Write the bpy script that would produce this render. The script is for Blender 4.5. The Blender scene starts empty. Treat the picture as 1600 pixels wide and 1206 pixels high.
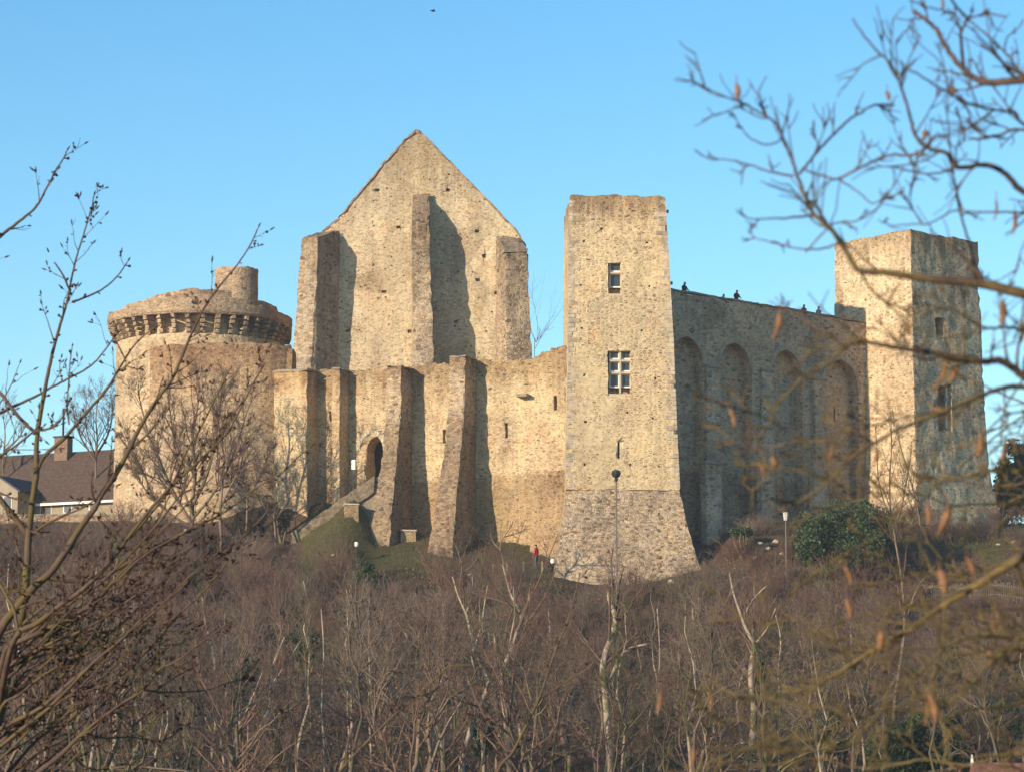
import bpy, bmesh, math, random
import numpy as np
from mathutils import Vector, Matrix, noise as mnoise
R = math.radians
S = bpy.context.scene
COL = S.collection

# ------------------------------------------------------------------ camera
F = 4840.0; CX, CY = 800.0, 603.0            # focal length and centre, in photo pixels (1600 wide)
TH = math.atan(697 / F)                      # the camera looks up a little
cd = bpy.data.cameras.new('camera'); cam = bpy.data.objects.new('camera', cd); COL.objects.link(cam)
cam.location = (0, 0, 0); cam.rotation_euler = (math.pi / 2 + TH, 0, 0)
cd.sensor_width = 36; cd.lens = 36 * F / 1600; cd.clip_start = 0.5; cd.clip_end = 5000
cd.dof.use_dof = True; cd.dof.focus_distance = 215; cd.dof.aperture_fstop = 9
S.camera = cam
# ------------------------------------------------------------------ light
SUN_EL, SUN_AZ = 13.2, 45.0                  # the sun stands behind the camera, to the left
w = bpy.data.worlds.new('World'); S.world = w; w.use_nodes = True
nt = w.node_tree; bg = nt.nodes['Background']
sky = nt.nodes.new('ShaderNodeTexSky'); sky.sky_type = 'NISHITA'; sky.sun_disc = False
sky.sun_elevation = R(SUN_EL); sky.sun_rotation = R(180 + SUN_AZ)
sky.altitude = 0; sky.air_density = 1.0; sky.dust_density = 0.12; sky.ozone_density = 2.0
hs = nt.nodes.new('ShaderNodeHueSaturation'); hs.inputs['Saturation'].default_value = 1.34; hs.inputs['Hue'].default_value = 0.498
nt.links.new(sky.outputs[0], hs.inputs['Color']); nt.links.new(hs.outputs[0], bg.inputs[0])
bg.inputs[1].default_value = 0.15
sd = bpy.data.lights.new('sun', 'SUN'); sun = bpy.data.objects.new('sun', sd); COL.objects.link(sun)
sd.energy = 4.3; sd.angle = R(0.5); sd.color = (1.0, 0.82, 0.60)
tosun = Vector((-math.sin(R(SUN_AZ)) * math.cos(R(SUN_EL)), -math.cos(R(SUN_AZ)) * math.cos(R(SUN_EL)), math.sin(R(SUN_EL))))
sun.rotation_euler = tosun.to_track_quat('Z', 'Y').to_euler(); sun.location = (-60, -60, 60)
S.view_settings.view_transform = 'Standard'; S.view_settings.look = 'None'
S.view_settings.exposure = 0.55; S.view_settings.gamma = 1.0
S.cycles.max_bounces = 5; S.cycles.transparent_max_bounces = 8

# ------------------------------------------------------------------ picking points in the place
ct, st_ = math.cos(TH), math.sin(TH)
def ray(px, py):
    xc = (px - CX) / F; yc = (CY - py) / F
    return Vector((xc, ct - yc * st_, st_ + yc * ct))
def P(px, py, Y):
    d = ray(px, py); return d * (Y / d.y)
class Plane:                                 # a vertical wall plane; a = degrees its face turns to the right
    def __init__(s, px, Y, a):
        s.a = R(a); s.n = Vector((math.sin(s.a), -math.cos(s.a), 0)); s.u = Vector((math.cos(s.a), math.sin(s.a), 0))
        s.p0 = P(px, 700, Y); s.p0.z = 0
    def at(s, px, py, off=0.0):              # off = metres in front of the plane
        d = ray(px, py); p = s.p0 + s.n * off
        t = s.n.dot(p) / s.n.dot(d); return d * t
def rowof(p):
    y = p.y * ct + p.z * st_; z = -p.y * st_ + p.z * ct
    return CX + F * p.x / y, CY - F * z / y

# ------------------------------------------------------------------ terrain heights
_ys = [-300, 118, 135, 150, 175, 195, 206, 212, 219, 224, 260, 400, 1500]
_zs = [-1.7, -1.7, -0.2, 2.6, 7.3, 12.4, 16.4, 18.0, 20.8, 21.8, 23, 24, 10]
def sm(a, b, x):
    t = np.clip((x - a) / (b - a), 0, 1); return t * t * (3 - 2 * t)
def terr(x, y):
    x = np.asarray(x, float); y = np.asarray(y, float)
    z = np.interp(y, _ys, _zs)
    z = z + 1.9 * sm(-5, -12, x) * sm(220.3, 222.3, y) * (1 - 0.3 * sm(225, 235, y)) * (1 - .75 * sm(-17, -23, x))
    # bank under the stairway
    t = (x + 15.49) / 5.94; sy = 219.83 - 1.11 * t; sz = 20.84 + 4.0 * np.clip(t, -.3, 1.0)
    lump = .13 * np.sin(x * 1.9 + y) * np.sin(y * 1.3 - x * .6)
    front = np.maximum(z - .5, sz - .62 - .47 * np.maximum(0, sy - 1.2 - y)) + lump
    behind = np.where(y < sy + 1.2, sz - .3, np.maximum(z, sz - .3))
    on = sm(-17.0, -16.0, x) * np.where(y < 219.2, 1 - np.clip((x + 10.9 + 2.0 * sm(1.2, 4.5, sy - y)) / (1.3 + 1.6 * sm(1.2, 4.5, sy - y)), 0, 1), 1 - sm(-9.0, -7.4, x)) * (y < 224)
    z = z + (np.where(y < sy - .2, front, behind) - z) * on
    z = z - 1.5 * np.exp(-((x - 7.5) / 5.0) ** 2) * sm(200, 208, y) * (1 - sm(214, 217, y))
    z = z + 1.7 * sm(14, 17, x) * sm(208.5, 211, y) * (1 - sm(216, 221, y)) 
    n = 0.35 * np.sin(x * 0.31 + 1.3) * np.sin(y * 0.23 + x * 0.07) + 0.18 * np.sin(x * 0.9 + y * 0.4) * np.cos(y * 0.77 - x * 0.3)
    return z + n * sm(125, 150, y) * (1 - 0.6 * sm(206, 212, y))
def tz(x, y): return float(terr(x, y))
def hit(px, py, y0=125, y1=240):             # where the sight line meets the ground
    d = ray(px, py); d = d / d.y
    Y = y0
    while Y < y1:
        if tz(d.x * Y, Y) >= d.z * Y: return Vector((d.x * Y, Y, tz(d.x * Y, Y)))
        Y += 0.1
    return Vector((d.x * y1, y1, tz(d.x * y1, y1)))

# ------------------------------------------------------------------ object helpers
def tag(o, label=None, cat=None, group=None, kind=None):
    if label: o['label'] = label
    if cat: o['category'] = cat
    if group: o['group'] = group
    if kind: o['kind'] = kind
    return o
def empty(name, loc, label, cat, group=None):
    o = bpy.data.objects.new(name, None); COL.objects.link(o); o.location = loc; o.empty_display_size = 0.3
    return tag(o, label, cat, group)
def link(name, me, mat, parent=None, smooth=False):
    o = bpy.data.objects.new(name, me); COL.objects.link(o)
    if mat is not None:
        me.materials.clear(); me.materials.append(mat)
    if smooth: me.polygons.foreach_set('use_smooth', [True] * len(me.polygons))
    if parent is not None:
        o.parent = parent
        o.matrix_parent_inverse = Matrix.Translation(-(wloc(parent)))
    return o
def wloc(o):
    p = Vector(o.location)
    q = o.parent
    while q is not None and q.type == 'EMPTY' : p += Vector((0, 0, 0)); q = q.parent
    return p if o.type == 'EMPTY' else Vector((0, 0, 0))
def copy_tree(o, loc=None, rz=None, sc=None, label=None, group=None):
    c = o.copy(); COL.objects.link(c)
    if loc is not None: c.location = loc
    if rz is not None: c.rotation_euler = (0, 0, rz)
    if sc is not None: c.scale = (sc, sc, sc) if isinstance(sc, (int, float)) else sc
    if label: c['label'] = label
    if group: c['group'] = group
    for ch in o.children:
        d = ch.copy(); COL.objects.link(d); d.parent = c
        for g in ch.children:
            e = g.copy(); COL.objects.link(e); e.parent = d
    return c

# solids ---------------------------------------------------------------
def bm_prism(bm, pts, vec):                  # polygon pts swept along vec
    n = len(pts); a = [bm.verts.new(p) for p in pts]; b = [bm.verts.new(Vector(p) + vec) for p in pts]
    bm.faces.new(a); bm.faces.new(b[::-1])
    for i in range(n):
        j = (i + 1) % n; bm.faces.new((a[j], a[i], b[i], b[j]))
def bm_rings(bm, rings, cap=True):           # stacked rings of equal count (list of lists of points)
    vs = [[bm.verts.new(p) for p in r] for r in rings]
    n = len(vs[0])
    for k in range(len(vs) - 1):
        for i in range(n):
            j = (i + 1) % n; bm.faces.new((vs[k][i], vs[k][j], vs[k + 1][j], vs[k + 1][i]))
    if cap: bm.faces.new(vs[0][::-1]); bm.faces.new(vs[-1])
def bm_box(bm, c, sx, sy, sz, rz=0.0, taper=0.0):     # base centre c
    co, si = math.cos(rz), math.sin(rz); r = []
    for z, k in ((0, 1.0), (sz, 1.0 - taper)):
        r.append([Vector(c) + Vector((co * x - si * y, si * x + co * y, z)) for x, y in
                  ((-sx * k / 2, -sy * k / 2), (sx * k / 2, -sy * k / 2), (sx * k / 2, sy * k / 2), (-sx * k / 2, sy * k / 2))])
    bm_rings(bm, r)
def fin(bm):
    bmesh.ops.recalc_face_normals(bm, faces=bm.faces[:])
    me = bpy.data.meshes.new('m'); bm.to_mesh(me); bm.free(); return me
def boolean(me, cutters, op='DIFFERENCE'):
    a = bpy.data.objects.new('tmp_a', me); COL.objects.link(a); tmp = [a]
    for cm in cutters:
        b = bpy.data.objects.new('tmp_b', cm); COL.objects.link(b); tmp.append(b)
        m = a.modifiers.new('b', 'BOOLEAN'); m.operation = op; m.object = b; m.solver = 'EXACT'
    dg = bpy.context.evaluated_depsgraph_get(); dg.update()
    out = bpy.data.meshes.new_from_object(a.evaluated_get(dg))
    for o in tmp: bpy.data.objects.remove(o)
    return out
def rough(me, step=0.6, amp=0.05, axes='xyz', top=0.0, scale=0.9, seed=0.0):
    # cut the solid into a grid and push its points about a little: worn, hand-laid stone
    bm = bmesh.new(); bm.from_mesh(me)
    bmesh.ops.remove_doubles(bm, verts=bm.verts[:], dist=0.0005)
    co = np.array([v.co[:] for v in bm.verts]); lo, hi = co.min(0), co.max(0)
    for k, c in enumerate('xyz'):
        if c not in axes: continue
        n = int((hi[k] - lo[k]) / step)
        for i in range(1, n + 1):
            p = [0, 0, 0]; p[k] = lo[k] + (i - 0.37) * (hi[k] - lo[k]) / (n + 0.4); no = [0, 0, 0]; no[k] = 1
            if p[k] >= hi[k] - 0.05: continue
            bmesh.ops.bisect_plane(bm, geom=bm.verts[:] + bm.edges[:] + bm.faces[:], plane_co=p, plane_no=no, dist=0.0004)
    bm.normal_update()
    off = Vector((seed * 7.1, seed * 3.3, seed * 1.7))
    rj = random.Random(int(seed * 13) + 5); chip = {}
    for e in bm.edges:
        if amp > .035 and len(e.link_faces) == 2 and e.calc_face_angle(0) > .7:
            for v in e.verts: chip[v] = v.normal.copy()
    for v, nn in chip.items():
        k = rj.random(); v.co -= nn * ((.16 * rj.random()) if k < .28 else .035 * rj.random())
    for v in bm.verts:
        q = v.co * scale + off
        d = mnoise.noise_vector(q) * amp + mnoise.noise_vector(q * 3.1) * amp * 0.55
        v.co += d
        if top and v.co.z > hi[2] - 0.9 and v.normal.z > 0.3:
            v.co.z += top * (mnoise.noise(q * 2.3) * 1.2 + (0.5 if mnoise.noise(q * 5.0) > 0.15 else -0.5))
    out = bpy.data.meshes.new('m'); bm.to_mesh(out); bm.free(); return out

# tubes, in bulk --------------------------------------------------------
class Tubes:
    def __init__(s): s.v = []; s.f = []; s.n = 0
    def add(s, pts, rad, sides=4):
        """pts (N,K,3), rad (N,K)"""
        pts = np.asarray(pts, float); rad = np.asarray(rad, float)
        if pts.ndim == 2: pts = pts[None]; rad = rad[None]
        N, K, _ = pts.shape
        t = np.gradient(pts, axis=1); t /= np.linalg.norm(t, axis=2, keepdims=True) + 1e-9
        m = t.mean(axis=1); ref = np.where(np.abs(m[:, 2:3]) > 0.8, np.array([[1.0, 0.13, 0]]), np.array([[0.05, 0.1, 1.0]]))
        ref = np.repeat(ref[:, None, :], K, 1)
        a = np.cross(t, ref); a /= np.linalg.norm(a, axis=2, keepdims=True) + 1e-9
        b = np.cross(t, a)
        ang = np.arange(sides) * 2 * np.pi / sides
        ring = a[:, :, None, :] * np.cos(ang)[None, None, :, None] + b[:, :, None, :] * np.sin(ang)[None, None, :, None]
        v = pts[:, :, None, :] + ring * rad[:, :, None, None]
        s.v.append(v.reshape(-1, 3))
        i = np.arange(N)[:, None, None] * K * sides + np.arange(K - 1)[None, :, None] * sides
        j = np.arange(sides)[None, None, :]; j2 = (j + 1) % sides
        f = np.stack([i + j, i + j2, i + j2 + sides, i + j + sides], -1).reshape(-1, 4) + s.n
        s.f.append(f); s.n += N * K * sides
    def quads(s, v4):                         # (N,4,3)
        v4 = np.asarray(v4, float); N = len(v4)
        s.v.append(v4.reshape(-1, 3)); s.f.append(np.arange(N * 4).reshape(-1, 4) + s.n); s.n += N * 4
    def mesh(s, smooth=True):
        v = np.concatenate(s.v).astype(np.float32); f = np.concatenate(s.f).astype(np.int32)
        me = bpy.data.meshes.new('m'); me.vertices.add(len(v)); me.vertices.foreach_set('co', v.ravel())
        me.loops.add(f.size); me.loops.foreach_set('vertex_index', f.ravel())
        me.polygons.add(len(f)); me.polygons.foreach_set('loop_start', np.arange(len(f), dtype=np.int32) * 4)
        me.polygons.foreach_set('use_smooth', np.full(len(f), smooth))
        me.update(calc_edges=True); return me
def nrm(a): return a / (np.linalg.norm(a, axis=-1, keepdims=True) + 1e-9)
def children(rng, pts, rad, n, ln, ang, up, K=4, tmin=0.25, r0=0.6, rmin=0.004, wob=0.12, planar=0.0):
    """n children on every parent of a batch (N,K0,3); returns their points and radii"""
    N, K0, _ = pts.shape
    par = np.repeat(np.arange(N), n); M = len(par)
    t = tmin + (1 - tmin) * rng.random(M) ** 0.8; x = t * (K0 - 1); i = np.minimum(x.astype(int), K0 - 2); fr = (x - i)[:, None]
    p = pts[par, i] * (1 - fr) + pts[par, i + 1] * fr
    pr = rad[par, i] * (1 - fr[:, 0]) + rad[par, i + 1] * fr[:, 0]
    d = nrm(pts[par, i + 1] - pts[par, i])
    q = nrm(np.cross(d, nrm(rng.normal(size=(M, 3)) * np.array([1, 1 - planar, 1]))))
    an = R(ang) * (0.6 + 0.8 * rng.random(M))[:, None]
    dd = nrm(d * np.cos(an) + q * np.sin(an) + np.array([0, 0, 1.0]) * up)
    plen = np.linalg.norm(pts[:, 1:] - pts[:, :-1], axis=2).sum(1)[par]
    L = ln * plen * (0.45 + 0.8 * rng.random(M)) * (1.15 - 0.65 * t)
    out = np.zeros((M, K, 3)); out[:, 0] = p
    for k in range(1, K):
        dd = nrm(dd + rng.normal(size=(M, 3)) * wob + np.array([0, 0, 1.0]) * up * 0.35)
        out[:, k] = out[:, k - 1] + dd * (L / (K - 1))[:, None]
    r = np.maximum(pr * r0, rmin)[:, None] * np.linspace(1, 0.3, K)[None]
    return out, np.maximum(r, rmin * 0.6)
def smooth_line(pts, wid, sub=5):             # Catmull-Rom through traced points (3-D) and widths
    pts = [np.array(p, float) for p in pts]; n = len(pts); wid = list(wid)
    P_ = [2 * pts[0] - pts[1]] + pts + [2 * pts[-1] - pts[-2]]
    o, r = [], []
    for i in range(n - 1):
        a, b, c, d = P_[i:i + 4]
        for k in range(sub):
            t = k / sub
            o.append(0.5 * ((2 * b) + (c - a) * t + (2 * a - 5 * b + 4 * c - d) * t * t + (3 * b - a - 3 * c + d) * t ** 3))
            r.append(wid[i] * (1 - t) + wid[i + 1] * t)
    o.append(pts[-1]); r.append(wid[-1]); return np.array(o), np.array(r)

# ------------------------------------------------------------------ materials
def newmat(name):
    m = bpy.data.materials.new(name); m.use_nodes = True; t = m.node_tree
    b = t.nodes['Principled BSDF']; b.inputs['Roughness'].default_value = 0.9
    b.inputs['Specular IOR Level'].default_value = 0.2
    return m, t, b
class NB:                                     # terse node building
    def __init__(s, t): s.t = t
    def n(s, ty, **k):
        o = s.t.nodes.new('ShaderNode' + ty)
        for a, v in k.items(): setattr(o, a, v)
        return o
    def l(s, a, b): s.t.links.new(a, b)
    def mapping(s, scale, src=None, loc=(0, 0, 0)):
        m = s.n('Mapping'); m.inputs['Scale'].default_value = scale; m.inputs['Location'].default_value = loc
        if src is None:
            src = s.n('NewGeometry').outputs['Position']
        s.l(src, m.inputs[0]); return m.outputs[0]
    def noise(s, vec, sc, det=4, rg=0.55):
        o = s.n('TexNoise'); o.inputs['Scale'].default_value = sc; o.inputs['Detail'].default_value = det
        o.inputs['Roughness'].default_value = rg; s.l(vec, o.inputs['Vector']); return o.outputs['Fac']
    def ramp(s, fac, stops, interp='LINEAR'):
        o = s.n('ValToRGB'); o.color_ramp.interpolation = interp; e = o.color_ramp.elements
        while len(e) < len(stops): e.new(0.5)
        for k, (p, c) in enumerate(stops):
            e[k].position = p; e[k].color = (c if len(c) == 4 else (*c, 1)) if not isinstance(c, (int, float)) else (c, c, c, 1)
        s.l(fac, o.inputs[0]); return o.outputs[0]
    def mix(s, fac, a, b, mode='MIX'):
        o = s.n('Mix'); o.data_type = 'RGBA'; o.blend_type = mode
        for k, v in ((0, fac), (6, a), (7, b)):
            if isinstance(v, (int, float)): o.inputs[k].default_value = v
            elif isinstance(v, tuple): o.inputs[k].default_value = (*v, 1)
            else: s.l(v, o.inputs[k])
        return o.outputs[2]
    def math(s, op, a, b=0.0, clamp=False):
        o = s.n('Math', operation=op); o.use_clamp = clamp
        for k, v in ((0, a), (1, b)):
            if isinstance(v, (int, float)): o.inputs[k].default_value = v
            else: s.l(v, o.inputs[k])
        return o.outputs[0]
def stone(name, mortar, stones, size=(0.34, 0.17), mort_w=0.09, dark=0.02, pits=0.5, mot=0.6, dim=0.92, stain=None, band=None, bump=0.05, tint=0.5, seed=0.0, cover=0.0):
    """rubble masonry. stones: list of colours. cover: how much render hides the stones. stain=(ztop, depth, colour)"""
    m, t, b = newmat(name); N = NB(t)
    pos = N.n('NewGeometry').outputs['Position']
    wob = N.noise(N.mapping((1, 1, 1), pos, (seed, 0, 0)), 1.7, 2)
    add = N.n('VectorMath', operation='MULTIPLY_ADD')
    nz = N.n('TexNoise'); nz.inputs['Scale'].default_value = 3.0; N.l(pos, nz.inputs['Vector'])
    N.l(nz.outputs['Color'], add.inputs[0]); add.inputs[1].default_value = (0.16, 0.16, 0.10); N.l(pos, add.inputs[2])
    sx, sz = 1 / size[0], 1 / size[1]
    vec = N.mapping((sx, sx, sz), add.outputs[0], (seed, seed * 2, 0))
    vo = N.n('TexVoronoi'); vo.inputs['Scale'].default_value = 1.0; vo.inputs['Randomness'].default_value = 0.8; N.l(vec, vo.inputs['Vector'])
    ve = N.n('TexVoronoi', feature='DISTANCE_TO_EDGE'); ve.inputs['Scale'].default_value = 1.0; ve.inputs['Randomness'].default_value = 0.8; N.l(vec, ve.inputs['Vector'])
    sep = N.n('SeparateColor'); N.l(vo.outputs['Color'], sep.inputs[0])
    k = len(stones)
    scol = N.ramp(sep.outputs[0], [(i / k, c) for i, c in enumerate(stones)], 'CONSTANT')
    fine = N.noise(pos, 9.0, 5, 0.7)
    scol = N.mix(0.55, scol, N.ramp(fine, [(0.3, 0.25), (0.7, 0.95)]), 'OVERLAY')
    mcol = N.mix(0.4, mortar, N.ramp(N.noise(pos, 5.0, 5, 0.7), [(0.3, 0.3), (0.7, 0.8)]), 'OVERLAY')
    # mortar width varies over the wall: in places the render still covers the stones
    cov = N.noise(N.mapping((1, 1, 1.0), pos, (seed * 3, 4, 0)), 0.35, 5, 0.65)
    th = N.ramp(cov, [(0.35, mort_w * 0.35), (0.62 - cover * 0.2, mort_w + cover * 0.5)])
    isst = N.math('GREATER_THAN', ve.outputs['Distance'], th)
    soft = N.math('MULTIPLY', N.math('SUBTRACT', ve.outputs['Distance'], th), 14.0, True)
    # only some stones stand clear of the mortar
    part = N.math('MULTIPLY', soft, N.ramp(sep.outputs[1], [(0.0, 0.35), (0.5, 0.9)]))
    col = N.mix(part, mcol, scol)
    # broad changes of tone
    big = N.noise(N.mapping((1, 1, 0.6), pos, (seed * 5, 1, 0)), 0.28, 6, 0.62)
    col = N.mix(tint, col, N.ramp(big, [(0.32, (0.36, 0.30, 0.27)), (0.5, (0.52, 0.50, 0.47)), (0.68, (0.66, 0.60, 0.50))]), 'OVERLAY')
    red = N.noise(N.mapping((1, 1, 1), pos, (seed * 2, 9, 3)), 0.6, 4)
    col = N.mix(N.ramp(red, [(0.55, 0.0), (0.75, 0.45)]), col, N.mix(1.0, col, (1.05, 0.80, 0.66), 'MULTIPLY'))
    mt = N.noise(N.mapping((1, 1, 1.9), pos, (seed * 1.7, 2, 6)), 3.2, 4, 0.6)
    mt = N.ramp(mt, [(0.52, 0.0), (0.62, mot)])
    col = N.mix(mt, col, N.mix(1.0, col, (0.46, 0.38, 0.32), 'MULTIPLY'))
    lt = N.ramp(N.noise(N.mapping((1, 1, 1.7), pos, (seed, 8, 1)), 2.2, 5, 0.65), [(0.52, 0.0), (0.66, 0.75)])
    col = N.mix(lt, col, N.mix(1.0, col, (1.22, 1.24, 1.28), 'MULTIPLY'))
    wz = N.ramp(N.noise(N.mapping((1, 1, 0.22), pos, (seed * 4, 2, 2)), 0.55, 6, 0.7), [(0.50, 0.0), (0.66, 0.7)])
    col = N.mix(wz, col, N.mix(1.0, col, (0.68, 0.67, 0.68), 'MULTIPLY'))
    col = N.mix(1.0, col, (dim, dim, dim * 0.99), 'MULTIPLY')
    rp = N.n('TexVoronoi'); rp.inputs['Scale'].default_value = 0.42; N.l(N.mapping((1, 1, 0.8), add.outputs[0], (seed * 6, 1, 7)), rp.inputs['Vector'])
    rs = N.n('SeparateColor'); N.l(rp.outputs['Color'], rs.inputs[0])
    col = N.mix(0.8, col, N.mix(1.0, col, N.ramp(rs.outputs[0], [(0.0, (.80, .77, .74)), (0.3, (.96, .96, .97)), (0.7, (1.04, 1.02, 1.0)), (1.0, (1.16, 1.12, 1.08))]), 'MULTIPLY'))
    # dark sunken stones and empty sockets; the shade inside holes is painted in
    dk = N.math('MULTIPLY', N.math('GREATER_THAN', sep.outputs[2], 1 - dark), isst)
    col = N.mix(N.math('MULTIPLY', dk, 0.8), col, (0.11, 0.08, 0.06))
    pv = N.n('TexVoronoi'); pv.inputs['Scale'].default_value = 2.1; N.l(N.mapping((1, 1, 1.3), pos, (seed, 5, 5)), pv.inputs['Vector'])
    ps = N.n('SeparateColor'); N.l(pv.outputs['Color'], ps.inputs[0])
    pd = N.math('LESS_THAN', N.math('ADD', pv.outputs['Distance'], N.math('MULTIPLY', N.math('SUBTRACT', nz.outputs['Fac'], 0.5), 0.25)), N.math('MULTIPLY', ps.outputs[0], 0.20 * pits))
    pd = N.math('MULTIPLY', pd, N.math('GREATER_THAN', ps.outputs[1], 0.55))
    col = N.mix(pd, col, (0.08, 0.055, 0.04))
    if stain:
        zt, dep, sc_ = stain
        z = N.n('SeparateXYZ'); N.l(pos, z.inputs[0])
        g = N.math('DIVIDE', N.math('SUBTRACT', zt, z.outputs[2]), dep)            # 0 at the top
        stv = N.noise(N.mapping((1.3, 1.3, 0.16), pos, (seed, 3, 0)), 1.4, 5, 0.7)
        g = N.math('ADD', N.math('MULTIPLY', g, 0.9), N.math('MULTIPLY', N.math('SUBTRACT', stv, 0.5), 2.2))
        col = N.mix(N.ramp(g, [(0.15, 0.85), (0.85, 0.0)]), col, N.mix(1.0, col, sc_, 'MULTIPLY'))
    if band:
        for zt, wd, sc_ in band:
            z = N.n('SeparateXYZ'); N.l(pos, z.inputs[0])
            g = N.math('ADD', N.math('DIVIDE', N.math('SUBTRACT', zt, z.outputs[2]), wd), N.math('MULTIPLY', N.math('SUBTRACT', nz.outputs['Fac'], 0.5), 0.5))
            col = N.mix(N.ramp(g, [(0.0, 0.0), (0.12, 0.9)]), col, N.mix(1.0, col, sc_, 'MULTIPLY'))
    N.l(col, b.inputs['Base Color'])
    h = N.math('ADD', N.math('MULTIPLY', part, 0.7), N.math('MULTIPLY', fine, 0.5))
    h = N.math('SUBTRACT', h, N.math('MULTIPLY', N.math('MAXIMUM', dk, pd), 1.3))
    bp = N.n('Bump'); bp.inputs['Strength'].default_value = 1.0; bp.inputs['Distance'].default_value = bump
    N.l(h, bp.inputs['Height']); N.l(bp.outputs[0], b.inputs['Normal'])
    b.inputs['Roughness'].default_value = 0.95; b.inputs['Specular IOR Level'].default_value = 0.1
    return m
def plain(name, col, rough_=0.8, var=0.25, sc=6.0, metal=0.0, bump=0.0, coord='pos'):
    m, t, b = newmat(name); N = NB(t)
    src = N.n('NewGeometry').outputs['Position'] if coord == 'pos' else N.n('TexCoord').outputs['Object']
    n1 = N.noise(src, sc, 5, 0.6)
    lo = tuple(c * (1 - var) for c in col); hi = tuple(min(1, c * (1 + var)) for c in col)
    N.l(N.ramp(n1, [(0.3, lo), (0.7, hi)]), b.inputs['Base Color'])
    b.inputs['Roughness'].default_value = rough_; b.inputs['Metallic'].default_value = metal
    if bump:
        bp = N.n('Bump'); bp.inputs['Distance'].default_value = bump; N.l(n1, bp.inputs['Height']); N.l(bp.outputs[0], b.inputs['Normal'])
    return m
def bark(name, c1, c2, moss=None, mossamt=0.3, sc=8.0, coord='pos', bump=0.01):
    m, t, b = newmat(name); N = NB(t)
    src = N.n('NewGeometry').outputs['Position'] if coord == 'pos' else N.n('TexCoord').outputs['Object']
    a = N.noise(N.mapping((1, 1, 0.35), src), sc, 5, 0.7)
    col = N.ramp(a, [(0.3, c1), (0.7, c2)])
    if moss:
        mm = N.noise(src, sc * 0.35, 4, 0.6)
        col = N.mix(N.ramp(mm, [(0.62 - mossamt * 0.4, 0.0), (0.72 - mossamt * 0.4, 1.0)]), col, moss)
    N.l(col, b.inputs['Base Color'])
    bp = N.n('Bump'); bp.inputs['Distance'].default_value = bump; N.l(a, bp.inputs['Height']); N.l(bp.outputs[0], b.inputs['Normal'])
    return m
def leafmat(name, c1, c2, rough_=0.6):
    m, t, b = newmat(name); N = NB(t)
    g = N.n('NewGeometry')
    col = N.mix(N.ramp(g.outputs['Random Per Island'], [(0.0, 0.0), (1.0, 1.0)]), c1, c2)
    big = N.noise(g.outputs['Position'], 0.8, 3)
    col = N.mix(0.5, col, N.ramp(big, [(0.35, 0.25), (0.65, 0.75)]), 'OVERLAY')
    N.l(col, b.inputs['Base Color']); b.inputs['Roughness'].default_value = rough_
    return m

YEL = (0.55, 0.43, 0.27)
ST_A = [(0.42, 0.33, 0.22), (0.50, 0.40, 0.28), (0.30, 0.22, 0.15), (0.46, 0.37, 0.27), (0.36, 0.30, 0.24), (0.52, 0.44, 0.33), (0.26, 0.18, 0.13)]
ST_B = [(0.30, 0.25, 0.20), (0.36, 0.31, 0.25), (0.20, 0.16, 0.14), (0.40, 0.35, 0.30), (0.26, 0.20, 0.16), (0.17, 0.12, 0.10)]
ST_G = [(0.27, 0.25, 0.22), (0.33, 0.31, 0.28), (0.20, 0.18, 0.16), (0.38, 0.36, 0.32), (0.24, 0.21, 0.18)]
DK = (0.55, 0.50, 0.46)
ztop = lambda py, Y: P(800, py, Y).z
M = {}
M['keep'] = stone('keep_wall', (0.53, 0.45, 0.32), [(0.42, 0.32, 0.21), (0.48, 0.37, 0.25), (0.36, 0.27, 0.185), (0.45, 0.36, 0.26)], size=(0.26, 0.12), mort_w=0.10, dark=0.012, pits=0.9, stain=(ztop(230, 232), 5.0, (0.62, 0.58, 0.54)), tint=0.45, seed=1.0, cover=0.4, bump=0.035, dim=.97)
M['keep_b'] = stone('buttress_ashlar', (0.44, 0.36, 0.26), [(0.38, 0.32, 0.25), (0.44, 0.37, 0.29), (0.27, 0.21, 0.16), (0.33, 0.28, 0.23), (0.22, 0.17, 0.13)], size=(0.42, 0.24), mort_w=0.08, dark=0.03, stain=(ztop(345, 230), 4.5, (0.6, 0.55, 0.5)), seed=2.0, bump=0.07)
M['tower'] = stone('tower_rubble', (0.58, 0.465, 0.30), ST_A + [(0.50, 0.40, 0.27)], size=(0.33, 0.16), mort_w=0.13, dark=0.012, pits=0.6, mot=.42, stain=(ztop(306, 214), 2.4, (0.46, 0.40, 0.36)), tint=0.3, seed=3.0, cover=0.25)
M['plinth'] = stone('plinth_rubble', (0.48, 0.39, 0.285), ST_B[:4] + ST_A[:3], size=(0.33, 0.17), mort_w=0.08, dark=0.05, pits=1.2, tint=0.6, seed=4.0, bump=0.08, mot=.8)
M['curtain'] = stone('curtain_rubble', (0.56, 0.45, 0.29), ST_A, size=(0.32, 0.155), mort_w=0.12, dark=0.015, pits=0.5, mot=.5, stain=(ztop(566, 219), 3.0, (0.55, 0.48, 0.42)),
                     band=[(ztop(742, 219), 4.0, (0.66, 0.60, 0.55))], seed=5.0, cover=0.2)
M['butt'] = stone('curtain_buttress', (0.47, 0.38, 0.27), ST_A[:5] + ST_B[:3], size=(0.36, 0.2), mort_w=0.09, dark=0.04, stain=(ztop(575, 219), 1.2, (0.6, 0.52, 0.46)),
                  band=[(ztop(650, 219), 9.0, (0.68, 0.64, 0.60))], seed=6.0, bump=0.08)
M['block'] = stone('block_buttress', (0.56, 0.44, 0.28), [(0.50, 0.39, 0.26), (0.46, 0.35, 0.24), (0.40, 0.30, 0.21)], size=(0.4, 0.2), mort_w=0.12, dark=0.01, pits=0.5, seed=7.0, cover=0.3, tint=0.7, stain=(ztop(582, 221), 1.6, (0.6, 0.5, 0.42)))
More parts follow.
